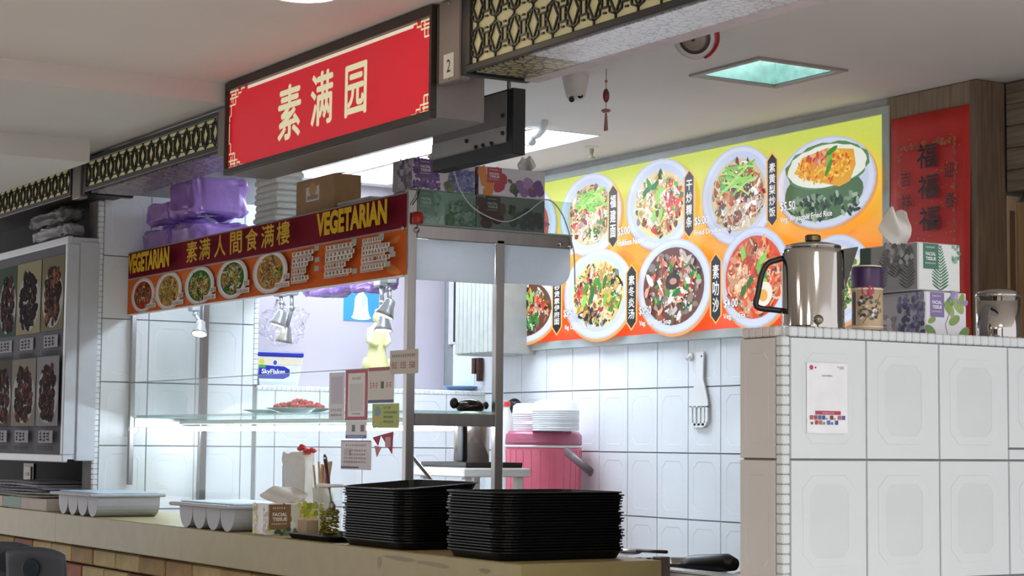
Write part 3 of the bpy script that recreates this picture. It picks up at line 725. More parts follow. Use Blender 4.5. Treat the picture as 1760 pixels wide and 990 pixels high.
WN = ('#f2e2b0', '#e6c878', '#f6eed2', '#d9a85a'); GRN = ('#3f8f2f', '#2f6f28', '#6fbf3f', '#8fd04f')
dishes = [
 ((-3.07,2.164,0.2605,0.1905), 'soup', ('#c8402c', '#e9c9a0', '#4f8f3a', '#f2e6d0'), None),
 ((-2.553,2.175,0.223,0.1705), 'greens', ('#d8a08c', '#f0ead2', '#b4523a', '#4f7f2f', '#e8d8b0', '#d4432f', '#f4f0ea'), WN),
 ((-2.064,2.168,0.225,0.1785), 'plain', ('#d83a2a', '#f0e6d2', '#3f9f3a', '#e6b85a', '#f6f2e6', '#a04a28', '#e8dcc0', '#e04a34'), WN),
 ((-1.572,2.152,0.2175,0.1825), 'greens', ('#c8632c', '#8a4a26', '#e4dcd4', '#5fae3a', '#d4442c', '#5a3420', '#e09a5a', '#f4efe6'), ('#f2ece0', '#e0b890', '#c87a44')),
 ((-1.088,2.145,0.2575,0.159), 'pine', ('#e8a62c', '#f2c23c', '#d8562c', '#f4d868', '#e0902c'), None),
 ((-3.026,1.812,0.271,0.1465), 'hot', ('#d8442c', '#f08a3c', '#f4ead2', '#2a2420', '#3f8f3a', '#e8a070', '#f6f0e2'), None),
 ((-2.455,1.842,0.249,0.182), 'plain', ('#f2e4c0', '#e8b83c', '#2a2030', '#8a5a3a', '#3f9f2f', '#f4f0e0', '#d84a34', '#f0c850'), ('#f0cc58', '#e8b23c', '#f6e8b0')),
 ((-1.939,1.84,0.236,0.1815), 'hot', ('#b8402c', '#f2e2d4', '#e8c8ac', '#4faf3a', '#3a2a28', '#f6efe6', '#e09a7a', '#c86a4a'), None),
 ((-1.447,1.841,0.202,0.183), 'laksa', ('#e8542c', '#f08a4a', '#f4a878', '#d83a22', '#f2c8a0'), ('#f6a878', '#ec7a4a', '#f2c4a0', '#e85a34')),
 ((-1.003,1.801,0.185,0.1545), 'soup', ('#e8e0d0', '#6fae3a', '#d8c8a0'), WN)]
for (e, kind, pal, nd) in dishes:
    u, v, ru, rv = e
    u0 = max(u, x0 + ru * .2)
    p.ell(u + .006, v - .008, ru * 1.02, rv * 1.02, '#e8a05a', 36); p.ell(u, v, ru, rv, '#c2cbe8', 36); p.ell(u, v, ru * .965, rv * .965, '#d9e0f4', 36)
    p.ell(u, v + rv * .02, ru * .86, rv * .86, '#c9d3ee', 36)
    if kind == 'soup':
        p.ell(u, v, ru * .78, rv * .74, pal[0], 30); food(p, u, v, ru * .74, rv * .7, pal + GRN[:2], 110, rnd, nd, .10)
    elif kind == 'pine':
        p.ell(u - .01, v - rv * .25, ru * .80, rv * .58, '#4f6f4c', 30, 0, .03, rnd)
        for k in range(90): p.ell(u - .01 + rnd.uniform(-.7, .7) * ru, v - rv * rnd.uniform(.25, .78), ru * .06, rv * .05, rnd.choice(('#2f4a34', '#7f9a78', '#a8b89a', '#20342a')), 6, rnd.uniform(0, 3), .2, rnd)
        p.ell(u + .01, v + rv * .36, ru * .84, rv * .50, '#5f8a54', 34, 0, .05, rnd); p.ell(u + .01, v + rv * .35, ru * .80, rv * .46, '#eef2e6', 34, 0, .03, rnd)
        p.poly([(u - ru * .62, v + rv * .30), (u - ru * .45, v + rv * .62), (u + ru * .05, v + rv * .74), (u + ru * .58, v + rv * .62), (u + ru * .62, v + rv * .28), (u + ru * .5, v - rv * .06), (u + ru * .3, v - rv * .14), (u - ru * .3, v + rv * .10)], '#e8a832')
        for k in range(260):
            a = rnd.uniform(0, 2 * PI); d = math.sqrt(rnd.random()); x = u + ru * .56 * d * math.cos(a); y = v + rv * (.34 + .34 * d * math.sin(a))
            p.ell(x, y, ru * .035, rv * .03, rnd.choice(pal), 6, rnd.uniform(0, 3), .2, rnd)
        for k in range(26): p.ell(u - ru * .14 + rnd.gauss(0, .14) * ru, v + rv * (.55 + rnd.gauss(0, .08)), ru * .06, rv * .05, rnd.choice(('#d88a6a', '#c8452c', '#e8b094')), 7, rnd.uniform(0, 3), .2, rnd)
        for (a, b, t) in ((.12, .52, 1.3), (.10, .30, 1.0), (.16, .66, .4)): p.ell(u + ru * a, v + rv * b, ru * .13, rv * .06, rnd.choice(GRN), 12, t)
    else:
        base = {'greens': '#d8c49a', 'plain': '#e6d29a', 'hot': '#6a3c2c', 'laksa': '#e2501e'}[kind]
        k_ = .82 if kind in ('hot', 'laksa') else .74
        p.ell(u, v, ru * k_, rv * k_, base, 34); food(p, u, v, ru * k_ * .95, rv * k_ * .95, pal, 170, rnd, nd, .10)
        if kind == 'greens':
            for k in range(26):
                a = rnd.uniform(-.5, .5); x = u + ru * rnd.uniform(-.25, .3); y = v + rv * rnd.uniform(.12, .55); l = rnd.uniform(.18, .34)
                t = rnd.uniform(-.6, .8); p.stroke([(x - ru * l * math.cos(t), y - rv * l * math.sin(t)), (x, y + rv * .03), (x + ru * l * math.cos(t), y + rv * l * math.sin(t))], ru * .035, rnd.choice(('#8fd04f', '#b4e070', '#6fbf3f')))
        else:
            for k in range(7): p.ell(u + ru * rnd.uniform(-.4, .4), v + rv * rnd.uniform(-.3, .5), ru * .13, rv * .07, rnd.choice(GRN), 10, rnd.uniform(0, 3), .2, rnd)
        if kind == 'laksa':
            p.ell(u + ru * .28, v - rv * .36, ru * .26, rv * .24, '#f6ece0', 20, .4); p.ell(u + ru * .28, v - rv * .38, ru * .12, rv * .12, '#f0b040', 14)
        if kind == 'hot': p.ell(u, v + rv * .1, ru * .20, rv * .18, '#3a2624', 14, .2, .1, rnd); p.ell(u + ru * .02, v + rv * .1, ru * .10, rv * .07, '#c8907a', 10)
def vlabel(tl, br, txt, bgc='#161311'):
    (ua, va), (ub, vb) = tl, br; m_ = (ua + ub) / 2; h = (ub - ua) * .45
    o_ = (ub - ua) * .16
    p.poly([(ua - o_, va - h), (m_, va + o_), (ub + o_, va - h), (ub + o_, vb + h), (m_, vb - o_), (ua - o_, vb + h)], '#f6b45a')
    p.poly([(ua, va - h), (m_, va), (ub, va - h), (ub, vb + h), (m_, vb), (ua, vb + h)], bgc)
    p.column(txt, m_, va - h * 1.3, vb + h * 1.3, (ub - ua) * .66, '#f4f2ee', .02)
for a, b, t in (((-2.352,2.267), (-2.294,2.02), '福建面'), ((-1.849,2.268), (-1.795,2.019), '干炒粿条'), ((-1.36,2.272), (-1.31,2.016), '素黄梨炒饭'),
                ((-2.756,1.935), (-2.695,1.692), '砂煲素伊府面'), ((-2.222,1.936), (-2.162,1.689), '素冬炎汤'), ((-1.685,1.938), (-1.63,1.689), '素叻沙')):
    vlabel(a, b, t)
def cap(a, b, v_, t, price, pa):
    p.text(t, (a + b) / 2, v_, .026, '#ffffff', b - a, .012, halo='#5a4a3a', hw=.03)
    if price: p.text(price, pa[0], pa[1], .036, '#f6f6f6', .080, .02, halo='#3a3430', hw=.05)
cap(-1.291, -1.016, 2.028, 'Veg. Pineapple Fried Rice', '$5.50', (-1.249,2.075))
cap(-1.788, -1.518, 2.026, 'Fried Dry Kway Teow', '$5.00', (-1.745,2.071))
cap(-2.286, -2.098, 2.032, 'Hokkien Noodle', '$5.00', (-2.246,2.076))
cap(-2.682, -2.541, 2.026, 'Fried Bee Hoon', None, None)
cap(-1.613, -1.485, 1.704, 'Veg. Laksa', '$4.00', (-1.569,1.752))
cap(-2.138, -1.932, 1.704, 'Veg. Tom Yam Soup', '$5.50', (-2.1,1.754))
cap(-2.665, -2.437, 1.712, 'Veg. Claypot Ee-Fu Noodle', '$5.50', (-2.632,1.771))
cap(-3.205, -3.025, 1.702, 'Veg. Claypot Tofu', '$5.50', (-3.158,1.755))
p.build('menu_print', M_LITPRINT, board, 'backlit print of round dishes on a green to orange ground')

# ================================================================ LEFT LIGHTBOX OF THE NEXT STALL
lb = thing('menu_lightbox', 'unlit grey menu lightbox with photos of dark braised meats at far left', 'menu board', (-3.9, .04, 1.15))
LXR = -3.412
LZ0, LZ1 = 1.147, 2.04
M_LBF = mat('lightbox_aluminium', '#c3c6cb', rough=.4, metal=.2, noise=.03)
MB().box((-4.75, .033, LZ0 + .012), (LXR - .006, .150, LZ1 - .004)).build('housing', M_LBF, lb)
MB().box((-4.75, -.0 + .020, LZ0), (LXR, .042, LZ0 + .03), .003).build('frame_rail', M_LBF, lb)
MB().box((-4.75, -.0 + .020, LZ1 - .03), (LXR, .042, LZ1), .003).build('frame_rail', M_LBF, lb)
MB().box((LXR - .028, -.0 + .020, LZ0 + .03), (LXR, .070, LZ1 - .03), .003).build('frame_stile', M_LBF, lb)
MB().box((LXR - .022, .074, LZ0 + .006), (LXR + .004, .150, LZ1 - .02), .003).build('side_cover', M_LBF, lb)
p = Print(*front(.032)); rnd = random.Random(21)
p.rect(-4.72, LZ0 + .03, LXR - .028, LZ1 - .03, '#74767e')
cols = [(-4.671,1.899),(-4.339,1.879),(-4.079,1.862),(-4.067,1.862),(-3.75,1.842),(-3.731,1.841),(-3.425,1.822)]
def meat(ua, va, ub, vb, bgc, k):
    p.rect(ua, va, ub, vb, bgc); m_ = (ua + ub) / 2; w_ = (ub - ua) / 2; h = (vb - va) / 2; c = (va + vb) / 2
    p.ell(m_, c - h * .12, w_ * .93, h * .80, '#b4b6ba', 22)
    for q in range(150):
        y = rnd.uniform(-.80, .68); x = rnd.uniform(-.70, .70) * math.sqrt(max(.05, 1 - (y + .1) ** 2 * 1.2))
        f = .45 + .8 * rnd.random() if q > 40 else .5
        p.ell(m_ + x * w_, c + y * h, w_ * rnd.uniform(.07, .17), h * rnd.uniform(.05, .15), shade(rnd.choice(k), f * 1.15), 8, rnd.uniform(-.5, .5), .25, rnd)
    for q in range(14): p.ell(m_ + rnd.uniform(-.4, .4) * w_, c + rnd.uniform(-.6, .5) * h, w_ * .04, h * .03, '#8a6a58', 6, rnd.uniform(0, 3), .2, rnd)
D1 = ('#2a1718', '#3a201e', '#4a2a22', '#1d1113', '#58342a'); D2 = ('#221516', '#1a1012', '#2f1c1b'); D3 = ('#3a2420', '#5a382a', '#2a1a18', '#74482c')
rz = [(1.649, 1.901), (1.291, 1.57)]
rz = [(1.672, 1.971), (1.29, 1.568)]
for r, (va, vb) in enumerate(rz):
    for c, (ua, ub, kk) in enumerate(((cols[0][0] - .02, cols[1][0], D1), (cols[1][0] + .012, cols[2][0], D1), (cols[3][0], cols[4][0], (D2, D1)[r]), (cols[5][0], cols[6][0] - .03, (D3, D1)[r]))):
        meat(ua, va, ub, vb, ('#8f8a6c', '#4a5a50', '#a09a7c', '#7f7a62')[(c + r) % 4] if r == 0 else ('#6a6460', '#5a5350', '#8c887c', '#8f9096')[c], kk)
        m_ = (ua + ub) / 2; p.rect(m_ - .09, va - .068, m_ + .085, va - .018, '#a9abb2'); p.scribble(m_ - .08, va - .062, .13, .040, 3, '#2a2a2e', rnd)
        p.scribble(m_ - .10, va - .098, .20, .018, 12, '#3c3c42', rnd)
p.build('menu_print', M_DULLPRINT, lb, 'grey panel with photos of dark braised meat')
# rolled awning cloth above the lightbox
def cloth(name, m, nu, nv, fn, loc, parent=None, label=None, thick=0.0):
    mb = MB(); mb.smooth = True
    vs = [fn(i / (nu - 1), j / (nv - 1)) for j in range(nv) for i in range(nu)]
    fs = [(j * nu + i, j * nu + i + 1, (j + 1) * nu + i + 1, (j + 1) * nu + i) for j in range(nv - 1) for i in range(nu - 1)]
    mb.add(vs, fs); o = mb.build(name, m, parent, label, loc)
    if thick:
        md = o.modifiers.new('thickness', 'SOLIDIFY'); md.thickness = thick
    return o
M_AWN = mat('grey_vinyl', '#8d8e92', rough=.5, noise=.08, nscale=5)
aw = thing('rolled_awning', 'grey rolled vinyl sheet lying on top of the dark meat menu lightbox', 'awning', (-3.7, .03, 2.024))
from mathutils import noise as _nz
def pillow(x0, x1, y0, y1, z0, z1, seed, amp=.012, e=.35, nu=96, nv=48, crease=.0):
    """soft package: superellipsoid with folds and film creases"""
    mb = MB(); mb.smooth = True; c = ((x0 + x1) / 2, (y0 + y1) / 2, (z0 + z1) / 2); h = ((x1 - x0) / 2, (y1 - y0) / 2, (z1 - z0) / 2)
    sg = lambda t, q: math.copysign(abs(t) ** q, t); vs = []; off = Vector((seed * 3.7, seed * 1.3, seed * 2.1))
    for j in range(nv + 1):
        a = PI * j / nv
        for k in range(nu):
            t = 2 * PI * k / nu
            n_ = Vector((math.sin(a) * math.cos(t), math.sin(a) * math.sin(t), math.cos(a)))
            P_ = Vector((h[0] * sg(math.sin(a), e) * sg(math.cos(t), e), h[1] * sg(math.sin(a), e) * sg(math.sin(t), e), h[2] * sg(math.cos(a), e)))
            q = P_ * 9 + off
            d = (_nz.noise(q) * .6 - abs(_nz.noise(q * 2.3)) * .9 - abs(_nz.noise(Vector((q.x * 1.5, q.y * 4, q.z * 6)))) * .5) * amp
            P_ = P_ * (1 - amp * 1.2) + n_ * d * .55
            vs.append((c[0] + P_.x, c[1] + P_.y, max(c[2] + P_.z, z0)))
    fs = [(j * nu + k, (j + 1) * nu + k, (j + 1) * nu + (k + 1) % nu, j * nu + (k + 1) % nu) for j in range(nv) for k in range(nu)]
    return mb.add(vs, fs)
pillow(-4.02, -3.45, .03, .14, LZ1 - .002, LZ1 + .075, 3, .05, .5).build('lower_fold', M_AWN, aw)
pillow(-4.04, -3.49, .03, .14, LZ1 + .068, LZ1 + .14, 8, .05, .5).build('upper_fold', mat('grey_vinyl_dark', '#5f5e60', rough=.6, noise=.1), aw)

# ================================================================ MONITOR UNDER THE BEAM
mon = thing('monitor', 'grey metal cased monitor with black edges hanging beside the red sign', 'monitor', (-.75, .32, 2.036))
MB().box((-.99, .302, 2.036), (-.542, .345, 2.222), .002).build('casing', M_BLACK, mon)
MB().box((-.985, .2985, 2.072), (-.572, .303, 2.216)).build('back_plate', mat('plate_grey', '#8a898a', rough=.45, metal=.4), mon, 'dark grey steel plate')
MB().box((-.985, .296, 2.075), (-.572, .299, 2.118)).build('port_strip', mat('port_strip', '#a2a2a4', rough=.5), mon, 'pale strip of ports')
kn = MB()
for px in [(-0.726,0.296,2.077),(-0.687,0.296,2.077),(-0.64,0.296,2.076),(-0.778,0.296,2.101),(-0.581,0.296,2.098),(-0.582,0.296,2.147)]:
    kn.lathe((px[0], px[1], px[2]), [(.006, 0), (.006, .006), (.003, .007)], 10, Matrix.Rotation(PI / 2, 4, 'X'))
kn.build('knob', M_DARK, mon)
for x in (-.90, -.60): 
    mb = MB(); mb.tube([(x, .325, 2.22), (x, .325, 2.40)], .006, 8); mb.build('hanger_rod', M_STEEL, mon)

# ================================================================ CEILING FITTINGS
fl = thing('ceiling_light', 'bright recessed fluorescent ceiling light above the display case', 'ceiling light', (-2.85, 1.29, 2.40))
x0, x1, y0, y1 = H_FL
MB().box((x0, y0, 2.47), (x1, y1, 2.475)).build('diffuser', glow('fluorescent_diffuser', '#dcecff', 8.5), fl)
mb = MB()
for a, b in (((x0 + .001, y0 + .001), (x1 - .001, y0 + .006)), ((x0 + .001, y1 - .006), (x1 - .001, y1 - .001)), ((x0 + .001, y0 + .006), (x0 + .006, y1 - .006)), ((x1 - .006, y0 + .006), (x1 - .001, y1 - .006))): mb.box((a[0], a[1], 2.398), (b[0], b[1], 2.48))
mb.build('coffer', M_WHITE, fl)
for y in (y0 + .2, y0 + .41): MB().box((x0, y - .012, 2.425), (x1, y + .012, 2.447), .003).build('louvre_bar', mat('louvre', '#cfc2b4', rough=.5), fl)
MB().box((-2.52, y0, 2.425), (-2.49, y1, 2.447), .003).build('louvre_bar', MATS['louvre'], fl)
dl = thing('recessed_light', 'square recessed ceiling light with pale turquoise glass', 'ceiling light', (-.68, 1.32, 2.40))
x0, x1, y0, y1 = H_DL; mb = MB(); f_ = .022
for a, b in (((x0 - f_, y0 - f_), (x1 + f_, y0)), ((x0 - f_, y1), (x1 + f_, y1 + f_)), ((x0 - f_, y0), (x0, y1)), ((x1, y0), (x1 + f_, y1))):
    MB().box((a[0], a[1], 2.392), (b[0], b[1], 2.404), .002).build('frame', mat('light_frame', '#a79f9b', rough=.45, metal=.3), dl)
mb = MB(); mb.box((x0 + .001, y0, 2.399), (x0 + .005, y1, 2.475)).box((x1 - .004, y0, 2.40), (x1, y1, 2.475)).box((x0, y0, 2.40), (x1, y0 + .004, 2.475)).box((x0, y1 - .004, 2.40), (x1, y1, 2.475))
mb.build('recess', mat('recess_mirror', '#c4deda', rough=.25, metal=.6, noise=.2, nscale=25), dl)
MB().box((x0, y0, 2.470), (x1, y1, 2.476)).build('glass_panel', glow('turquoise_glass', '#cfeeea', 1.1), dl)
dc = thing('downlight', 'bright downlight on the hall ceiling above the red sign', 'ceiling light', (-.8, -.72, 2.40))
e_ = [(-0.663,-0.371,2.4),(-0.593,-0.243,2.4),(-0.657,-0.289,2.4)]
cx_, cy_ = -0.534, -0.345
dc.location = (cx_, cy_, 2.40); ORG[dc] = Vector((cx_, cy_, 2.40))
mb = MB(); mb.smooth = True; mb.lathe((cx_, cy_, 2.40), [(.085, 0), (.092, -.006), (.108, -.005), (.112, 0)], 28); mb.build('ring', M_WHITE, dc)
MB().lathe((cx_, cy_, 2.398), [(.086, 0), (.085, -.004)], 28).build('lens', glow('downlight_lens', '#ffe9c8', 10.0), dc)

cam_t = thing('security_camera', 'white security camera with two dark lenses on the stall ceiling', 'camera', (-1.05, .88, 2.40))
mb = MB(); mb.smooth = True
mb.lathe((-1.075, .866, 2.402), [(.043, .004), (.043, .010), (.037, .042), (.031, .072), (.026, .077)], 22, Matrix.Rotation(math.radians(168), 4, Vector((.53, .85, 0))))
mb.build('body', mat('camera_white', '#d9d4d0', rough=.4), cam_t)
mb = MB(); Rm = Matrix.Rotation(math.radians(118), 4, Vector((.53, .85, 0)))
for d in (-.017, .017):
    c = Vector((-1.075, .866, 2.336)) + Vector((.53, .85, 0)) * d * .8 + Vector((.847, -.52, 0)) * .031 + Vector((0, 0, -.004 + (-.012 if d < 0 else .0)))
    mb.lathe(c, [(.009, -.004), (.009, .003), (.003, .004)], 14, Rm)
mb.build('lens', M_BLACK, cam_t)
orn = thing('hanging_charm', 'red oval charm with tassels hanging from the stall ceiling', 'ornament', (-.921, .877, 2.40))
oz = lambda y: 2.4 - (y - 118) * 0.0018
cx, cy = -.921, .877
mb = MB(); mb.tube([(cx, cy, 2.40), (cx, cy, oz(195))], .0012, 6); mb.build('cord', mat('cord_red', '#8a6a66', rough=.8), orn)
mb = MB(); mb.smooth = True; mb.ball((cx, cy, oz(165)), (.0105, .0105, .0225), 12, 8); mb.build('bead', mat('charm_red', '#7c2a35', rough=.35), orn)
mb = MB(); mb.smooth = True; mb.ball((cx, cy, oz(140)), .005, 8, 6); mb.ball((cx, cy, oz(191)), (.016, .016, .005), 10, 6); mb.ball((cx - .012, cy, oz(191)), .006, 8, 5); mb.ball((cx + .012, cy, oz(192)), .006, 8, 5); mb.build('knot', mat('charm_knot', '#a5766c', rough=.6), orn)
mb = MB()
for a in (-.004, .0, .004): mb.tube([(cx + a * .4, cy, oz(195)), (cx + a, cy, oz(212)), (cx + a * 1.8, cy, oz(226))], [.0022, .0035, .003], 6)
mb.build('tassel', mat('charm_tassel', '#b08476', rough=.8), orn)
ac = Vector((-0.311,0.76,2.377)); ad = Vector((.60, -.72, -.34)).normalized(); ar = .063
al = thing('ceiling_alarm', 'round white alarm bell with a brown centre and red stripe behind the beam', 'alarm', ac); AM = Vector((0, 0, 1)).rotation_difference(ad).to_matrix().to_4x4()
mb = MB(); mb.smooth = True; mb.lathe(ac, [(ar * .8, -.030), (ar, -.012), (ar * 1.03, .002), (ar * .97, .012), (ar * .70, .016)], 30, AM); mb.build('shell', mat('alarm_white', '#cfcac8', rough=.3), al)
mb = MB(); mb.smooth = True; mb.lathe(ac + ad * .0162, [(ar * .72, 0), (ar * .70, .003), (ar * .60, .004)], 30, AM); mb.build('dark_ring', mat('alarm_ring', '#3c3230', rough=.5), al)
mb = MB(); mb.smooth = True; mb.lathe(ac + ad * .020, [(ar * .60, 0), (ar * .50, .010), (ar * .25, .016), (ar * .06, .017)], 26, AM); mb.build('gong', mat('alarm_brown', '#8f7f78', rough=.4), al)
mb = MB(); mb.lathe(ac + ad * .037, [(.007, -.003), (.006, .004)], 10, AM); mb.build('striker', M_DARK, al)
e1 = Vector((.5278, .8493, 0)); e1 = (e1 - ad * e1.dot(ad)).normalized(); e2 = ad.cross(e1); n_ = 12; vs = []
for k in range(n_):
    t = math.radians(-62 + 95 * k / (n_ - 1)); r_ = e1 * math.cos(t) + e2 * math.sin(t)
    for (q, z) in ((1.05, -.012), (1.06, .003), (1.0, .0135), (.93, .0155)): vs.append(ac + r_ * ar * q + ad * z)
mb = MB(); mb.smooth = True; mb.add(vs, [(4 * k + j, 4 * k + j + 1, 4 * k + j + 5, 4 * k + j + 4) for k in range(n_ - 1) for j in range(3)]); mb.build('red_stripe', mat('alarm_red', '#a3152a', rough=.4), al)
mb = MB(); mb.tube([ac - ad * .02, ac - ad * .03 + Vector((0, 0, .02)), (ac.x - ad.x * .03, ac.y - ad.y * .03, 2.402)], .018, 10); mb.build('bracket', M_WHITE, al)
sp = thing('sprinkler', 'small brass fire sprinkler on the ceiling above the menu board', 'sprinkler', (-2.247, 1.725, 2.40))
mb = MB(); mb.smooth = True; c = (-2.247, 1.725, 2.40); mb.lathe(c, [(.026, .002), (.026, -.003), (.010, -.009)], 18); mb.build('flange', M_WHITE, sp)
mb = MB(); mb.lathe(c, [(.009, -.004), (.008, -.02), (.005, -.03), (.005, -.04), (.014, -.042), (.014, -.045)], 12); mb.build('head', mat('brass', '#9a9478', rough=.35, metal=.7), sp)
pf = thing('pipe_fitting', 'white curved pipe with a ball end below the stall ceiling', 'pipe', (-2.02, 1.30, 2.40))
pts = [(-1.822,1.233,2.395), (-1.937,1.3,2.387), (-1.972,1.3,2.37), (-2.04,1.3,2.366)]
mb = MB(); mb.smooth = True; mb.tube(pts, .012, 10); mb.build('pipe', M_WHITE, pf)
mb = MB(); mb.smooth = True; mb.ball((-2.016,1.3,2.352), .017, 12, 8); mb.build('ball_end', M_WHITE, pf)

# ================================================================ RED SCROLL
scr = thing('red_scroll', 'red paper banner with three black brush characters and gold flecks', 'banner', (-.59, 1.925, 1.6))
RX0, RX1 = -.775, -.415
cloth('paper', mat('red_paper', '#cf2c22', rough=.6, noise=.12, nscale=9), 12, 16, lambda u, v: (RX0 + (RX1 - RX0) * u, 1.922 - .006 * math.sin(u * PI) - .004 * math.sin(v * 5), 1.55 + (2.322 - 1.55) * v), None, scr, None, .0015)
rnd = random.Random(8); p = Print(*front(1.9105))
u0, u1 = RX0, RX1; m_ = (u0 + u1) / 2
for k in range(150):
    p.ell(rnd.uniform(u0 + .03, u1 - .03), rnd.uniform(1.58, 2.24), .0022, .0018, rnd.choice(('#d9a05a', '#c9823e', '#e0b878')), 6)
for (a, b) in ((u0 + .055, u1 - .055),):
    for k in range(40):
        t = k / 39
        for (uu, vv) in ((a + (b - a) * t, 2.215), (a, 2.215 - t * .62), (b, 2.215 - t * .62)):
            p.ell(uu + rnd.uniform(-.006, .006), vv + rnd.uniform(-.008, .008), rnd.uniform(.005, .010), rnd.uniform(.003, .007), rnd.choice(('#b4562f', '#a8482a', '#bb6a38')), 7, rnd.uniform(0, 3), .3, rnd)
for ch, (u, v) in zip('福福福', [(-0.59,2.177),(-0.586,2.076),(-0.582,1.972)]):
    p.text(ch, u, v, .078, '#1b100c', .090, .012, .010)
for ch, (u, v) in zip('迎春吉祥', [(-0.492,2.12),(-0.488,2.023),(-0.688,2.112),(-0.686,2.035)]):
    p.text(ch, u, v, .050, '#4a120c', .045, .005)
p.build('brush_lettering', M_PRINT, scr)['kind'] = 'stuff'

# ================================================================ GOODS ON THE CASE ROOF
ROOF = 1.8935
M_PURPLE = mat('purple_plastic', '#a57ccf', rough=.28, noise=.12, nscale=7, spec=.6, bump=.5, bscale=16)
def bundle(label, x0, x1, y0, y1, z0, z1, seed):
    o = pillow(x0, x1, y0, y1, z0, z1, seed, .045, .30).build('plastic_bundle', M_PURPLE, None, None, ((x0 + x1) / 2, (y0 + y1) / 2, z0))
    return tag(o, label, 'bundle', 'purple wrapped bundles on the display case roof')
PX = -2.862
bundle('small purple wrapped bundle at the far left, bottom layer behind the menu strip', -3.39, -3.10, .30, .52, ROOF, 2.085, 1)
bundle('wide purple wrapped bundle in the bottom layer, left of the white container stack', -3.09, PX + .02, .30, .58, ROOF, 2.082, 2)
bundle('dark purple wrapped bundle in the top layer, at the far left', -3.38, -3.13, .31, .55, 2.087, 2.185, 3)
bundle('largest purple wrapped bundle, lying on top just left of the white container stack', -3.13, PX, .30, .575, 2.084, 2.262, 4)
rnd = random.Random(4)
fx0, fx1 = -2.526, -2.343
lidm = MB().box((-.095, -.055, 0), (.095, .055, .0175), .004).box((-.09, -.05, .0175), (.09, .05, .0225), .002)
fo = lidm.build('foam_container', mat('white_foam', '#dcdad6', rough=.8), None)
for k in range(15):
    o = fo if k == 0 else bpy.data.objects.new('foam_container', fo.data)
    if k: COL.objects.link(o)
    o.location = ((fx0 + fx1) / 2 + rnd.uniform(-.006, .006), .475 + rnd.uniform(-.004, .004), ROOF + .0228 * k)
    if k in (0, 14): tag(o, ('lowest' if k == 0 else 'topmost') + ' white foam container of the tall stack beside the brown carton', 'container', 'white foam containers stacked on the case roof'); continue
    tag(o, 'white foam container in the tall stack between purple bundles and brown carton', 'container', 'white foam containers stacked on the case roof')
cx0, cx1 = -1.982, -1.694
ctn = thing('cardboard_carton', 'brown cardboard carton with a white picture label on the case roof', 'box', ((cx0 + cx1) / 2, .38, ROOF))
M_CARD = mat('cardboard', '#a5825a', rough=.8, noise=.1, nscale=20, bump=.05)
cz1 = 2.118
MB().box((cx0, .33, ROOF), (cx1, .43, cz1), .002).build('body', M_CARD, ctn)
MB().add([(cx0, .33, cz1), (cx1, .33, cz1), (cx1, .39, cz1 + .010), (cx0, .39, cz1 + .010)], [(0, 1, 2, 3)]).build('flap', M_CARD, ctn)
p = Print(*front(.33)); a, b = (-1.904,2.041), (-1.804,2.09)
p.rect(a[0], a[1], b[0], b[1], '#d9d2c4'); p.ell((a[0] + b[0]) / 2, (a[1] + b[1]) / 2 + .015, .03, .022, '#b98f3c', 12); p.rect(a[0] + .01, a[1] + .006, b[0] - .01, a[1] + .02, '#8a7a64')
p.build('picture_label', M_PRINT, ctn)
px0, px1 = -1.679, -1.442
pz = 2.058
for k in range(10):
    z0 = ROOF + .0125 * k
    if z0 > pz: break
    mb = MB(); w2 = rnd.uniform(-.012, .012); mb.box((px0 + w2, .33 + rnd.uniform(0, .01), z0), (px1 + w2, .50, z0 + .012), .005)
    o = mb.build('paper_pack', mat('kraft_pale', '#c9c2ba', rough=.7, noise=.15, nscale=9), None, None, ((px0 + px1) / 2, .38, z0))
    tag(o, 'flat pale paper pack in the pile between brown carton and tissue boxes', 'paper pack', 'paper packs piled on the case roof')

